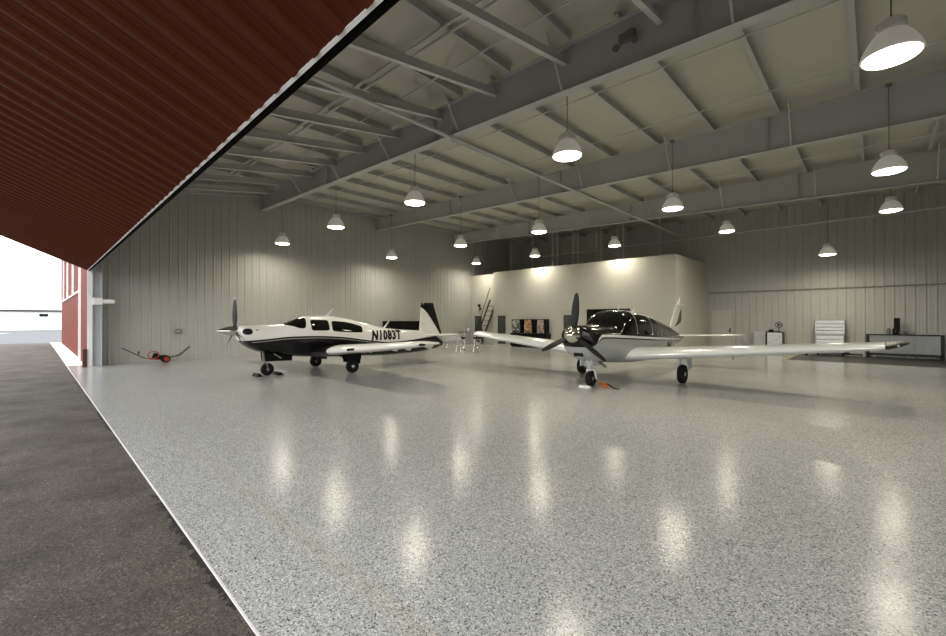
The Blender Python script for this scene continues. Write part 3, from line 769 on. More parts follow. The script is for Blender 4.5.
class Plane:
    """a low wing airplane; local y is measured from Y0, all tables use hangar y"""
    def __init__(s, name, label, u, y0, fus):
        s.Y0 = y0; s.fus = fus
        s.root = thing(name, label, 'airplane', P(u, y0, 0))
    def build(s, mb, name, m, parent=None, smooth=35, label=None):
        mb.v = [(x, y - s.Y0, z) for x, y, z in mb.v]
        o = mb.build(name, m, parent or s.root, smooth)
        if label: o['label'] = label
        return o
    def sec(s, v): return interp(s.fus, v)          # zt zb w zc n
    def sx(s, v, z):
        zt_, zb_, w, zc, n = s.sec(v)
        h = (zt_ - zc) if z >= zc else (zc - zb_)
        q = min(abs(z - zc) / max(h, 1e-4), 1)
        return w * max(1 - q**n, 0)**(1 / n)
    def pt(s, v, ph, off=0.0):
        zt_, zb_, w, zc, n = s.sec(v); c, q = math.cos(ph), math.sin(ph)
        x = (w + off) * math.copysign(abs(c)**(2 / n), c)
        h = (zt_ - zc if q >= 0 else zc - zb_) + off
        return (x, v, zc + h * math.copysign(abs(q)**(2 / n), q))
    def phi(s, v, z):
        zt_, zb_, w, zc, n = s.sec(v)
        q = max(-1, min(1, (z - zc) / ((zt_ - zc) if z >= zc else (zc - zb_))))
        return math.copysign(math.asin(abs(q)**(n / 2)), q)
    def fuselage(s, m, nst=110, nr=56):
        v0, v1 = s.fus[0][0], s.fus[-1][0]
        vs = sorted(set([r[0] for r in s.fus] + [v0 + (v1 - v0) * k / nst for k in range(nst + 1)]))
        mb = MB(); mb.loft([[s.pt(v, 2 * PI * k / nr) for k in range(nr)] for v in vs])
        return s.build(mb, 'fuselage', m, smooth=50)
    def grid(s, pts, closed=False):
        """rows of points -> surface"""
        mb = MB(); n = len(pts[0])
        mb.add([p for r in pts for p in r], [(i * n + j, i * n + j + 1, (i + 1) * n + j + 1, (i + 1) * n + j) for i in range(len(pts) - 1) for j in range(n - 1)])
        return mb
    def side_patch(s, outline, sgn, name, m, cols=26, rows=9, off=.006, parent=None, label=None, p=7):
        """outline(v) -> (zlo, zhi); v range in outline.r"""
        v0, v1 = outline['r']; pts = []
        for i in range(cols + 1):
            c = -math.cos(PI * i / cols); v = (v0 + v1) / 2 + (v1 - v0) / 2 * c
            lo, hi = interp(outline['z'], v); zm, hz = (lo + hi) / 2, (hi - lo) / 2 * max(1 - abs(c)**p, 0)**(1 / p)
            row = []
            for j in range(rows + 1):
                z = zm + hz * (2 * j / rows - 1); a = s.phi(v, z)
                q = s.pt(v, a, off); row.append((q[0] * sgn, q[1], q[2]))
            # skirt down to the skin
            e0 = s.pt(v, s.phi(v, zm - hz), -.004); e1 = s.pt(v, s.phi(v, zm + hz), -.004)
            pts.append([(e0[0] * sgn, e0[1], e0[2])] + row + [(e1[0] * sgn, e1[1], e1[2])])
        return s.build(s.grid(pts), name, m, parent, smooth=40, label=label)
    def windshield(s, zl, v0, v1, m, off=.006, cols=22, rows=30):
        pts = []
        for i in range(cols + 1):
            v = v0 + (v1 - v0) * i / cols
            a = s.phi(v, interp(zl, v)[0])
            pts.append([s.pt(v, a + (PI - 2 * a) * j / rows, off) for j in range(rows + 1)])
        return s.build(s.grid(pts), 'windshield', m, smooth=50)
    def wing_ring(s, sgn, x, le, ch, z, t, xe, x1=None, droop=0.0, tw=0.0):
        pts = []
        n = 12
        if x1 is None:
            xs = [xe * (1 - math.cos(PI * k / (2 * n))) for k in range(n + 1)]
        else:
            xs = [xe + (x1 - xe) * k / 5 for k in range(6)]
        up = [(q, camber(q) + af(q, t)) for q in xs]; lo = [(q, camber(q) - af(q, t)) for q in xs]
        ring = up[::-1] + lo[1 if x1 is None else 0:]
        for q, h in ring:
            y, zz = q * ch, h * ch
            if droop:
                dy = (q - xe) * ch; y = xe * ch + dy * math.cos(droop) + zz * math.sin(droop); zz = zz * math.cos(droop) - dy * math.sin(droop)
            pts.append((sgn * x, le + y, z + zz))
        return pts
    def wing(s, sgn, secs, m, name='wing', xe=1.0, parent=None, label=None):
        mb = MB(); rs = [s.wing_ring(sgn, *q, xe) for q in secs]
        mb.loft(rs); return s.build(mb, name, m, parent, smooth=40, label=label)
    def surf(s, sgn, secs, xa, xb, x0, x1, m, name, parent, droop=0.0, label=None):
        """hinged trailing surface between span stations x0..x1"""
        mb = MB(); rs = []
        for k in range(9):
            x = x0 + (x1 - x0) * k / 8
            le, ch, z, t = interp([tuple(q) for q in secs], x)
            rs.append(s.wing_ring(sgn, x, le, ch, z, t, xa, xb, droop))
        mb.loft(rs); return s.build(mb, name, m, parent, smooth=40, label=label)
    def fin(s, secs, m, name, xa=None, xb=None, parent=None):
        """secs: (z, yLE, chord, t)"""
        mb = MB(); rs = []
        for z, le, ch, t in secs:
            n = 10
            if xa is None: xs = [xb * (1 - math.cos(PI * k / (2 * n))) for k in range(n + 1)]
            else: xs = [xa + (xb - xa) * k / 5 for k in range(6)]
            ring = [(af(q, t) * ch, le + q * ch, z) for q in xs][::-1] + [(-af(q, t) * ch, le + q * ch, z) for q in xs][1 if xa is None else 0:]
            rs.append(ring)
        mb.loft(rs); return s.build(mb, name, m, parent, smooth=40)
    def prop(s, v, z, R, angs, mb_, mtip, hub_r, pitch0=52, pitch1=22, ch=.15):
        root = None
        mb = MB(); mb.lathe([(hub_r * .6, -.06), (hub_r * .62, .10)], (0, v, z), 'Y', n=18)
        root = s.build(mb, 'propeller_hub', M['blackp'])
        for a in angs:
            rs = []; tips = []
            d = Vector((math.cos(a), 0, math.sin(a))); e = Vector((-math.sin(a), 0, math.cos(a))); y = Vector((0, 1, 0))
            prof = [(.06, .055, .05), (.15, .075, .045), (.26, .125, .032), (.40, .155, .024), (.58, .155, .018), (.75, .135, .013), (.88, .105, .009), (.96, .07, .006), (1.0, .025, .004)]
            for f, c, th in prof:
                r = f * R; pt = math.radians(pitch0 + (pitch1 - pitch0) * f)
                cd = e * math.cos(pt) - y * math.sin(pt); nd = y * math.cos(pt) + e * math.sin(pt)
                c0 = Vector((0, v, z)) + d * r
                rs.append([tuple(c0 + cd * (c * ch / .155 * .5) * math.cos(k * PI / 8) + nd * th * .5 * math.sin(k * PI / 8)) for k in range(16)])
            mb = MB(); mb.loft(rs[:8]); b = s.build(mb, 'propeller_blade', mb_, root, smooth=50)
            mb = MB(); mb.loft(rs[7:]); s.build(mb, 'blade_tip', mtip, b, smooth=50, label='pale blade tip')
        return root
    def wheel(s, x, v, r, w, name, parent=None, hub=None):
        mb = MB(); mb.lathe([(r * .52, -w * .42), (r * .75, -w * .5), (r * .93, -w * .42), (r, -w * .2), (r, w * .2), (r * .93, w * .42), (r * .75, w * .5), (r * .52, w * .42)], (x, v, r), 'X', n=30)
        t = s.build(mb, name, M['tyre'], parent)
        mb = MB(); mb.lathe([(r * .10, -w * .48), (r * .22, -w * .46), (r * .3, -w * .36), (r * .53, -w * .40), (r * .53, w * .40), (r * .3, w * .36), (r * .22, w * .46), (r * .10, w * .48)], (x, v, r), 'X', n=22)
        s.build(mb, 'wheel_hub', hub or M['chrome'], t, label='pale metal hub')
        return t
    def text(s, body, size, v, z, shear, m, name, sgn=1, wide=1.0, bold=.012, sxf=None, spacing=1.0):
        cu = bpy.data.curves.new('t', 'FONT'); cu.body = body; cu.size = size; cu.offset = bold; cu.shear = shear; cu.resolution_u = 4; cu.space_character = spacing
        o = bpy.data.objects.new('t', cu); COL.objects.link(o)
        me = bpy.data.meshes.new_from_object(o.evaluated_get(bpy.context.evaluated_depsgraph_get()))
        bpy.data.objects.remove(o); bpy.data.curves.remove(cu)
        f = sxf or s.sx
        import bmesh
        bm = bmesh.new(); bm.from_mesh(me); bmesh.ops.triangulate(bm, faces=bm.faces)
        bmesh.ops.subdivide_edges(bm, edges=bm.edges, cuts=4, use_grid_fill=True); bm.to_mesh(me); bm.free()
        mb = MB(); mb.add([(sgn * (f(v + p.co.x * wide, z + p.co.y) + .007), v + p.co.x * wide, z + p.co.y) for p in me.vertices], [tuple(q.vertices) for q in me.polygons])
        # give the letters a little thickness
        n = len(mb.v)
        return s.build(mb, name, m, smooth=0)

def paint(name, y0, build):
    """aircraft paint: build(nt, y, z, x) -> color socket"""
    m = mat(name, (.7, .7, .7), .2, spec=.35, coat=.12); nt, ns, lk, b = nodes(m)
    tc = N(nt, 'ShaderNodeTexCoord'); sp = N(nt, 'ShaderNodeSeparateXYZ'); lk.new(tc.outputs['Object'], sp.inputs[0])
    y = mth(nt, 'ADD', sp.outputs[1], y0)
    lk.new(build(nt, y, sp.outputs[2], sp.outputs[0]), b.inputs['Base Color'])
    return m
WHT, BLK = (.76, .75, .72), (.0035, .0035, .004)

# ---- airplane on the left: white over black, N1083T
Y0 = 6.3
def paint_a(nt, y, z, x):
    d = curve_below(nt, y, z, [(3.5, 1.02), (3.9, 1.03), (4.33, 1.06), (5.28, 1.125), (6.0, 1.115), (6.74, 1.06), (7.83, .91), (8.6, .84), (9.5, .86), (10.4, .93), (11.6, .99)], 3.5, 11.6)
    c = mix(nt, mth(nt, 'GREATER_THAN', d, 0), WHT, BLK)
    ln = mth(nt, 'MULTIPLY', mth(nt, 'GREATER_THAN', d, .050), mth(nt, 'LESS_THAN', d, .064))
    ln = mth(nt, 'MULTIPLY', ln, mth(nt, 'MULTIPLY', mth(nt, 'GREATER_THAN', y, 4.1), mth(nt, 'LESS_THAN', y, 8.2)))
    return mix(nt, ln, c, (.45, .45, .43))
def paint_a_fin(nt, y, z, x):
    d = curve_below(nt, y, z, [(10.0, 2.2), (10.25, 2.12), (10.5, 1.97), (10.75, 1.72), (11.0, 1.42), (11.25, 1.10), (11.5, .78)], 10.0, 11.5)
    c = mix(nt, mth(nt, 'LESS_THAN', d, 0), WHT, BLK)
    ln = mth(nt, 'MULTIPLY', mth(nt, 'LESS_THAN', d, .03), mth(nt, 'GREATER_THAN', d, .015))
    return mix(nt, ln, c, (.30, .30, .29))
def paint_a_wing(nt, y, z, x):
    return mix(nt, mth(nt, 'LESS_THAN', mth(nt, 'ABSOLUTE', x), 1.30), WHT, BLK)
PA, PAF, PAW = paint('black_and_white_fuselage_paint', Y0, paint_a), paint('black_and_white_fin_paint', Y0, paint_a_fin), paint('white_wing_paint_black_root', Y0, paint_a_wing)
fusA = [  # y, top, bottom, half width, widest z, roundness
    (3.84, 1.41, 1.13, .17, 1.28, 2.2), (3.87, 1.43, 1.06, .30, 1.27, 2.3), (3.93, 1.45, 1.00, .40, 1.25, 2.4), (4.05, 1.455, .88, .46, 1.22, 2.5), (4.34, 1.46, .72, .50, 1.17, 2.5),
    (4.7, 1.465, .62, .53, 1.13, 2.5), (5.0, 1.48, .565, .55, 1.10, 2.5), (5.2, 1.53, .54, .56, 1.08, 2.5), (5.55, 1.665, .50, .57, 1.06, 2.5), (5.84, 1.73, .475, .58, 1.05, 2.5), (6.35, 1.735, .44, .58, 1.03, 2.5),
    (7.05, 1.66, .40, .56, 1.00, 2.4), (7.65, 1.525, .385, .52, .96, 2.4), (8.5, 1.335, .35, .43, .90, 2.3), (9.3, 1.255, .36, .34, .86, 2.3), (10.15, 1.20, .39, .24, .85, 2.2), (11.0, 1.08, .48, .11, .83, 2.1), (11.42, .98, .59, .03, .83, 2.0)]
A = Plane('airplane', 'black and white low wing airplane marked N1083T, parked left', 12.65, Y0, fusA)
A.fuselage(PA)
WG = [(.30, 5.72, 1.95, .63, .16), (1.2, 5.78, 1.80, .685, .16), (3.3, 5.86, 1.42, .86, .15), (4.9, 5.93, 1.08, 1.01, .135), (5.1, 5.98, .95, 1.03, .10), (5.18, 6.10, .62, 1.04, .06)]
for sg in (1, -1):
    w_ = A.wing(sg, WG, PAW, xe=.77)
    w_['label'] = 'left wing, the one toward the camera' if sg > 0 else 'right wing on the far side'
    A.surf(sg, WG, .775, 1.0, .62, 3.25, PAW, 'flap', w_, .10)
    A.surf(sg, WG, .775, 1.0, 3.30, 4.8, M['planewhite'], 'aileron', w_, -.04)
    for x in (1.4, 2.9, 3.6, 4.6):
        le, ch, z, t = interp(WG, x); mb = MB()
        y = le + .77 * ch
        mb.loft([[(sg * x + .022 * math.cos(k * PI / 4), y - .16 + f * .30, z - .02 - dz * (.5 - .5 * math.sin(k * PI / 4)) ) for k in range(8)] for f, dz in ((0, .01), (.4, .07), (.8, .09), (1.0, .03))])
        A.build(mb, 'hinge_fairing', M['planewhite'], w_)
    mb = MB(); le, ch, z, t = interp(WG, 5.12)
    mb.lathe([(.012, -.10), (.03, -.07), (.032, .05), (.012, .10)], (sg * 5.16, le + .15, z), 'Y', n=12); A.build(mb, 'nav_light', M['glass'], w_)
    le, ch, z, t = interp(WG, 2.55)
    mb = MB(); mb.loft([[(sg * x, interp(WG, x)[0] + dy, interp(WG, x)[2] + .01 + dz) for dy, dz in ((-.006, .028), (-.012, .0), (-.004, -.03), (.05, -.04), (.05, .05))] for x in (2.38, 2.42, 2.6, 2.72)]); A.build(mb, 'landing_light', M['glass'], w_)
# tail
A.fin([(1.02, 10.22, 1.20, .09), (1.25, 10.235, 1.08, .09), (1.7, 10.27, .87, .085), (2.18, 10.305, .66, .08), (2.255, 10.33, .62, .06), (2.275, 10.39, .50, .03)], PAF, 'vertical_stabilizer', None, .66)
rud = A.fin([(.92, 10.22, 1.22, .09), (1.25, 10.235, 1.08, .09), (1.7, 10.27, .87, .085), (2.18, 10.305, .66, .08), (2.255, 10.33, .62, .06), (2.275, 10.39, .50, .03)], PAF, 'rudder', .67, 1.0)
HS = [(.06, 10.40, .98, 1.0, .10), (.6, 10.46, .90, 1.02, .10), (1.25, 10.56, .80, 1.045, .09), (1.32, 10.62, .68, 1.05, .05)]
for sg in (1, -1):
    h_ = A.wing(sg, HS, M['planewhite'], 'horizontal_stabilizer', .52)
    A.surf(sg, HS, .53, 1.0, .16, 1.32, M['planewhite'], 'elevator', h_, .60)
# propeller and nose
hub = A.prop(3.80, 1.305, .90, [math.radians(a) for a in (91, 211, 331)], M['blade'], M['white'], .13)
mb = MB(); mb.lathe([(.135, .0), (.138, -.05), (.128, -.14), (.105, -.25), (.072, -.36), (.035, -.44), (.006, -.485)], (0, 3.845, 1.305), 'Y', n=28); A.build(mb, 'spinner', M['spinner'], smooth=60)
for sg in (1, -1):
    A.side_patch({'r': (3.885, 4.10), 'z': [(3.88, 1.20, 1.36), (4.1, 1.20, 1.37)]}, sg, 'cowl_inlet', M['black'], p=2.5)
    A.side_patch({'r': (4.18, 4.26), 'z': [(4.1, 1.315, 1.335), (4.3, 1.315, 1.335)]}, sg, 'cowl_latch', M['black'], p=3)
    A.side_patch({'r': (5.71, 6.28), 'z': [(5.7, 1.285, 1.60), (6.3, 1.275, 1.595)]}, sg, 'side_window', M['glass'])
    A.side_patch({'r': (6.37, 7.46), 'z': [(6.37, 1.245, 1.58), (6.9, 1.215, 1.525), (7.46, 1.185, 1.40)]}, sg, 'rear_window', M['glass'])
A.windshield([(5.03, 1.462), (5.2, 1.415), (5.42, 1.35), (5.53, 1.37), (5.60, 1.55), (5.62, 1.62)], 5.03, 5.62, M['glass'])
mb = MB(); mb.box((-.012, 5.06, 1.48), (.012, 5.06, 1.50)); 
rows_ = [[(x, v, A.sec(v)[0] + .012) for x in (-.018, .018)] for v in [5.03 + .59 * k / 8 for k in range(9)]]
A.build(A.grid(rows_), 'windshield_post', M['planewhite'])
A.text('N1083T', .42, 7.79, .94, .24, M['black'], 'registration_number', 1, .82, .026, None, 1.17)
A.text('Mooney', .085, 10.33, 1.42, .2, M['cord'], 'tail_script', 1, 1.0, .0, lambda v, z: .036)
for (v, z, h, dv_) in ((6.45, 1.72, .25, .24), (8.62, 1.31, .25, .22)):
    mb = MB(); mb.loft([[(.012 * math.cos(k * PI / 4) * w_, v + dv_ * f + .05 * w_ * math.sin(k * PI / 4), z + h * f) for k in range(8)] for f, w_ in ((0, 1), (.5, .8), (1, .5))]); A.build(mb, 'blade_antenna', M['planewhite'])
# landing gear
n = A.wheel(0, 4.65, .18, .13, 'nose_wheel', hub=M['cord'])
mb = MB(); mb.cyl((0, 4.56, .42), (0, 4.52, .80), .035); mb.tube([(.085, 4.65, .18), (.085, 4.60, .40), (0, 4.56, .44), (-.085, 4.60, .40), (-.085, 4.65, .18)], .017); A.build(mb, 'nose_strut', M['cord'])
for sg in (1, -1):
    mb = MB(); mb.prism([(sg * .15, 4.55, .42), (sg * .15, 5.30, .40), (sg * .13, 5.32, .62), (sg * .13, 4.50, .72)], (sg * .012, 0, 0)); A.build(mb, 'nose_gear_door', M['blackp'], smooth=0)
    A.wheel(sg * 1.2, 6.68, .20, .15, 'main_wheel')
    mb = MB(); mb.cyl((sg * 1.08, 6.68, .20), (sg * 1.05, 6.62, .72), .045); mb.cyl((sg * 1.08, 6.68, .20), (sg * 1.2, 6.68, .20), .03); mb.cyl((sg * 1.07, 6.66, .35), (sg * .6, 6.5, .55), .025); A.build(mb, 'main_strut', M['blackp'])
    mb = MB(); mb.prism([(sg * 1.09, 6.45, .34), (sg * 1.09, 7.02, .24), (sg * 1.05, 7.05, .66), (sg * 1.05, 6.40, .66)], (-sg * .012, 0, 0)); mb.prism([(sg * 1.26, 6.42, .40), (sg * 1.26, 6.95, .40), (sg * 1.24, 6.97, .68), (sg * 1.24, 6.38, .68)], (-sg * .012, 0, 0)); A.build(mb, 'gear_door', M['blackp'], smooth=0)
mb = MB(); mb.cyl((.22, 4.75, .64), (.24, 4.95, .50), .035); A.build(mb, 'exhaust_pipe', M['stainless'])

# ---- airplane on the right: dark upper half, pale lower half
Y0 = 11.0
DRK, SLV = (.0045, .004, .003), (.37, .385, .38)
def paint_b(nt, y, z, x):
    d = curve_below(nt, y, z, [(8.3, .96), (8.55, .98), (8.66, 1.03), (8.77, 1.19), (8.92, 1.25), (10.0, 1.205), (11.67, 1.12), (13.5, 1.04), (15.4, .97), (16.0, .95)], 8.3, 16.0)
    c = mix(nt, mth(nt, 'GREATER_THAN', d, 0), DRK, SLV)
    aft = mth(nt, 'GREATER_THAN', y, 8.73)
    s1 = mth(nt, 'MULTIPLY', aft, mth(nt, 'MULTIPLY', mth(nt, 'GREATER_THAN', d, .045), mth(nt, 'LESS_THAN', d, .075)))
    s0 = mth(nt, 'MULTIPLY', aft, mth(nt, 'MULTIPLY', mth(nt, 'GREATER_THAN', d, -.015), mth(nt, 'LESS_THAN', d, .045)))
    c = mix(nt, s1, c, DRK); c = mix(nt, s0, c, (.74, .74, .73))
    cab = mth(nt, 'MULTIPLY', mth(nt, 'MULTIPLY', mth(nt, 'GREATER_THAN', y, 10.40), mth(nt, 'LESS_THAN', y, 12.45)), mth(nt, 'LESS_THAN', d, -.075))
    spine = mth(nt, 'LESS_THAN', mth(nt, 'ABSOLUTE', x), .02)
    cab = mth(nt, 'MAXIMUM', cab, mth(nt, 'MULTIPLY', spine, mth(nt, 'GREATER_THAN', y, 10.5)))
    return mix(nt, cab, c, (.72, .72, .70))
def paint_b_fin(nt, y, z, x):
    d1 = curve_below(nt, y, z, [(14.9, 1.40), (15.2, 1.56), (15.5, 1.85), (15.8, 2.05), (16.0, 2.1)], 14.9, 16.0)
    d2 = curve_below(nt, y, z, [(14.9, 1.38), (15.3, 1.45), (15.6, 1.52), (16.0, 1.72)], 14.9, 16.0)
    k = mth(nt, 'MULTIPLY', mth(nt, 'GREATER_THAN', d1, 0), mth(nt, 'LESS_THAN', d2, 0))
    return mix(nt, k, (.70, .70, .68), (.03, .028, .02))
PB, PBF = paint('dark_over_silver_fuselage_paint', Y0, paint_b), paint('white_fin_paint_dark_swoosh', Y0, paint_b_fin)
fusB = [
    (8.50, 1.43, 1.10, .19, 1.26, 2.1), (8.53, 1.46, 1.02, .32, 1.24, 2.2), (8.60, 1.475, .88, .41, 1.20, 2.4), (8.75, 1.48, .74, .46, 1.16, 2.5), (9.0, 1.485, .65, .50, 1.12, 2.6), (9.4, 1.49, .585, .54, 1.08, 2.6),
    (9.72, 1.495, .555, .56, 1.06, 2.6), (9.92, 1.68, .54, .57, 1.05, 3.1), (10.12, 1.795, .525, .58, 1.04, 3.5), (10.35, 1.835, .51, .585, 1.03, 3.6), (10.65, 1.845, .49, .585, 1.02, 3.6), (11.3, 1.80, .465, .58, 1.0, 3.6), (12.0, 1.735, .47, .56, .98, 3.2),
    (12.7, 1.655, .50, .51, .97, 2.4), (13.4, 1.54, .56, .43, .97, 2.3), (14.06, 1.42, .63, .34, .98, 2.3), (14.8, 1.26, .74, .22, .98, 2.2), (15.5, 1.11, .86, .10, .99, 2.1), (15.85, 1.04, .94, .03, .99, 2.0)]
B = Plane('airplane', 'low wing airplane with dark upper half and pale lower half, parked right', 4.92, Y0, fusB)
B.fuselage(PB)
WB = [(.30, 9.98, 2.10, .685, .155), (.62, 10.0, 2.05, .715, .155), (.95, 10.06, 1.95, .74, .15), (3.0, 10.25, 1.58, .915, .14), (5.05, 10.44, 1.20, 1.10, .12)]
for sg in (1, -1):
    w_ = B.wing(sg, WB, M['planesilver'], xe=.78)
    w_['label'] = 'left wing reaching to the right edge' if sg > 0 else 'right wing reaching behind the propeller'
    B.surf(sg, WB, .785, 1.0, .70, 2.9, M['planesilver'], 'flap', w_, .04)
    B.surf(sg, WB, .785, 1.0, 2.94, 4.95, M['planesilver'], 'aileron', w_, -.03)
    mb = MB(); mb.loft([B.wing_ring(sg, *q, 1.0) for q in [(5.055, 10.445, 1.20, 1.10, .12), (5.17, 10.50, 1.16, 1.12, .11), (5.29, 10.62, 1.02, 1.15, .075), (5.37, 10.82, .70, 1.175, .04)]]); tp = B.build(mb, 'wing_tip', M['tipdark'], w_, smooth=40, label='dark wing tip cap')
    mb = MB(); mb.lathe([(.008, -.05), (.018, -.03), (.018, .03), (.008, .05)], (sg * 5.22, 10.53, 1.14), 'Y', n=12); B.build(mb, 'nav_light', M['navglass'], w_)
    mb = MB(); mb.cyl((sg * 2.6, 10.9, .86), (sg * 2.6, 10.95, .72), .012); mb.cyl((sg * 2.6, 10.95, .72), (sg * 2.6, 10.86, .72), .012); B.build(mb, 'pitot_tube' if sg > 0 else 'tie_down_ring', M['cord'], w_)
    mb = MB(); mb.lathe([(.025, -.05), (.03, .0), (.02, .02)], (sg * 3.9, 11.0, .92), 'Z', n=10); B.build(mb, 'fuel_drain', M['blackp'], w_)
B.fin([(1.08, 14.50, 1.32, .08), (1.36, 14.55, 1.22, .09), (1.75, 14.87, .90, .09), (2.08, 15.12, .64, .08), (2.13, 15.19, .55, .05)], PBF, 'vertical_stabilizer', None, .62)
B.fin([(1.05, 14.50, 1.32, .08), (1.36, 14.55, 1.22, .09), (1.75, 14.87, .90, .09), (2.08, 15.12, .64, .08), (2.13, 15.19, .55, .05)], PBF, 'rudder', .63, 1.0)
mb = MB(); mb.lathe([(.045, 0), (.05, .05), (.03, .11), (.01, .13)], (0, 15.42, 2.12), n=14); mb.cyl((0, 15.5, 2.12), (0, 15.62, 2.40), .016); mb.cyl((0, 15.3, 2.10), (0, 15.36, 2.3), .010); mb.cyl((-.14, 15.50, 2.13), (.14, 15.50, 2.13), .010); B.build(mb, 'tail_beacon', M['planewhite'])
HB = [(.05, 14.98, .86, 1.06, .09), (1.0, 15.06, .74, 1.09, .09), (1.85, 15.14, .60, 1.12, .08), (1.95, 15.20, .46, 1.125, .04)]
for sg in (1, -1):
    h_ = B.wing(sg, HB, M['planewhite'], 'stabilator', .8)
    B.surf(sg, HB, .805, 1.0, .2, 1.85, M['planewhite'], 'trim_tab', h_, .02)
hub = B.prop(8.43, 1.265, .95, [math.radians(a) for a in (85, 205, 325)], M['blade'], M['blade'], .18, 46, 20, .17)
mb = MB(); mb.lathe([(.185, .02), (.188, -.06), (.175, -.14), (.145, -.22), (.10, -.285), (.05, -.325), (.008, -.34)], (0, 8.49, 1.265), 'Y', n=32); B.build(mb, 'spinner', M['spinner'], smooth=60)
for sg in (1, -1):
    B.side_patch({'r': (8.54, 8.68), 'z': [(8.5, 1.20, 1.36), (8.7, 1.19, 1.37)]}, sg, 'cowl_inlet', M['black'], p=2.5)
    B.side_patch({'r': (10.565, 11.56), 'z': [(10.58, 1.245, 1.755), (11.1, 1.22, 1.73), (11.54, 1.20, 1.69)]}, sg, 'side_window', M['glass'], p=9)
    B.side_patch({'r': (11.605, 12.40), 'z': [(11.62, 1.195, 1.68), (12.0, 1.18, 1.63), (12.38, 1.16, 1.55)]}, sg, 'side_window', M['glass'], p=9)
    B.side_patch({'r': (12.50, 13.25), 'z': [(12.5, 1.17, 1.50), (12.9, 1.15, 1.40), (13.25, 1.13, 1.22)]}, sg, 'quarter_window', M['doorglass'], p=9)
B.windshield([(9.76, 1.495), (9.95, 1.40), (10.15, 1.31), (10.35, 1.265), (10.53, 1.25)], 9.77, 10.53, M['glass'])
rows_ = [[(x, v, B.sec(v)[0] + .012) for x in (-.012, .012)] for v in [9.77 + .73 * k / 8 for k in range(9)]]
B.build(B.grid(rows_), 'windshield_post', M['blackp'])
mb = MB(); mb.loft([[(x, 8.60 + .05 * abs(x) / .15 + dy, z) for x, z in ((-.11, .845), (.11, .845), (.10, .765), (-.10, .765))] for dy in (-.02, .16)]); B.build(mb, 'chin_inlet', M['black'], smooth=0)
B.text('N', .30, 12.98, .74, .0, M['brownwood'], 'registration_letter', 1, 2.2, .012)
mb = MB(); mb.cyl((0, 10.7, 1.84), (0, 10.78, 2.0), .010); mb.loft([[(.012 * math.cos(k * PI / 4), 11.6 + .14 * f + .05 * math.sin(k * PI / 4), 1.76 + .16 * f) for k in range(8)] for f in (0, 1)]); B.build(mb, 'roof_antenna', M['planewhite'])
n = B.wheel(-.05, 9.32, .19, .145, 'nose_wheel')
mb = MB(); mb.cyl((0, 9.16, .44), (0, 9.10, .80), .045); mb.cyl((0, 9.17, .40), (0, 9.16, .46), .065)
mb.tube([(.10, 9.32, .19), (.10, 9.22, .40), (.0, 9.18, .45), (-.10, 9.22, .40), (-.10, 9.32, .19)], .024); mb.tube([(0, 9.06, .70), (0, 8.96, .56), (0, 9.10, .44)], .018); B.build(mb, 'nose_strut', M['planesilver'])
for sg in (1, -1):
    mb = MB(); mb.prism([(sg * .15, 9.0, .50), (sg * .15, 9.42, .52), (sg * .13, 9.44, .68), (sg * .13, 8.96, .72)], (sg * .012, 0, 0)); B.build(mb, 'nose_gear_door', M['planesilver'], smooth=0)
    B.wheel(sg * 1.40, 11.34, .235, .16, 'main_wheel')
    mb = MB(); mb.cyl((sg * 1.40, 11.34, .50), (sg * 1.40, 11.36, .86), .045); mb.tube([(sg * 1.30, 11.34, .235), (sg * 1.30, 11.34, .46), (sg * 1.40, 11.34, .52)], .026); mb.cyl((sg * 1.40, 11.19, .66), (sg * 1.40, 11.12, .50), .016); B.build(mb, 'main_strut', M['planesilver'])
    mb = MB(); mb.prism([(sg * 1.54, 11.30, .36), (sg * 1.54, 11.64, .38), (sg * 1.48, 11.70, .82), (sg * 1.48, 11.22, .82)], (sg * .012, 0, 0)); B.build(mb, 'gear_door', M['planesilver'], smooth=0)
mb = MB(); mb.cyl((.24, 9.2, .62), (.26, 9.45, .48), .035); B.build(mb, 'exhaust_pipe', M['stainless'])

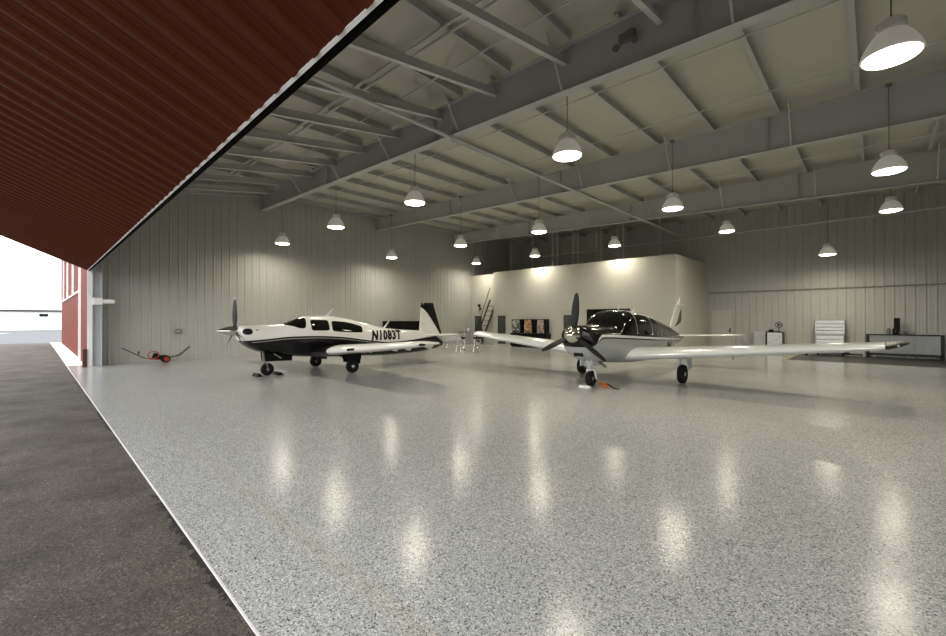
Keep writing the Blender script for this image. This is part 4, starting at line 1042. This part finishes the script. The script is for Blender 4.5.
# ---- chocks
def chock(label, u, v, m, w=.20, rz=0.0, h=.085):
    t = thing('wheel_chock', label, 'wheel chock', P(u, v, 0), rz)
    mb = MB(); mb.prism([(-w, -.07, 0), (-w, .07, 0), (-w, .035, h), (-w, -.035, h)], (2 * w, 0, 0)); mb.build('block', m, t, smooth=0)
    mb = MB(); mb.tube([(w - .02, 0, h * .7), (w + .05, .02, .045), (w + .08, .06, .02), (w + .03, .10, .012)], .008, n=6); mb.build('rope', M['black'], t)
chock('black wheel chock behind the nose wheel of the N1083T airplane', 12.62, 4.93, M['black'])
chock('black wheel chock in front of the nose wheel of the N1083T airplane', 12.66, 4.38, M['black'])
chock('white wheel chock in front of the dark topped airplane nose wheel', 4.97, 9.04, M['white'], .14, 0, .045)
t = thing('wheel_chock', 'orange chock with black rope beside the dark topped airplane nose wheel', 'wheel chock', P(4.70, 9.46, 0), -.6)
mb = MB(); mb.prism([(-.14, -.06, 0), (-.14, .06, 0), (-.14, .025, .10), (-.14, -.025, .10)], (.26, 0, 0)); mb.build('block', M['orange'], t, smooth=0)
mb = MB(); mb.tube([(.12, 0, .09), (.22, .02, .07), (.34, .05, .02), (.50, .10, .014)], .014, n=6); mb.build('rope', M['black'], t)
#<PLANES

# ------------------------------------------------------------------ sky, camera, view
w = bpy.data.worlds.new('World'); SC.world = w; w.use_nodes = True
nt = w.node_tree; bg = nt.nodes['Background']
tc = N(nt, 'ShaderNodeTexCoord'); sx = N(nt, 'ShaderNodeSeparateXYZ'); nt.links.new(tc.outputs['Generated'], sx.inputs[0])
c = ramp(nt, mth(nt, 'ADD', mth(nt, 'MULTIPLY', noise(nt, tc.outputs['Generated'], 2.5, 5), .5), mth(nt, 'MULTIPLY', sx.outputs[2], .5)), [(.1, (1.0, .985, .97)), (.7, (.94, .96, .98))])
nt.links.new(c, bg.inputs['Color']); bg.inputs['Strength'].default_value = 3.6

cam = bpy.data.cameras.new('Camera'); co = link(bpy.data.objects.new('Camera', cam))
cam.sensor_width = 36; cam.lens = 420 / 946 * 36
cam.clip_start = .05; cam.clip_end = 600
co.location = (0, 0, 1.6)
co.rotation_euler = (math.radians(90 + .27), 0, math.radians(43.73))
SC.camera = co
SC.view_settings.view_transform = 'Standard'; SC.view_settings.look = 'None'
SC.view_settings.gamma = 1; SC.view_settings.exposure = 0
SC.view_settings.use_curve_mapping = False
SC.cycles.use_denoising = True
SC.cycles.max_bounces = 8; SC.cycles.diffuse_bounces = 5; SC.cycles.glossy_bounces = 4
SC.cycles.sample_clamp_indirect = 6
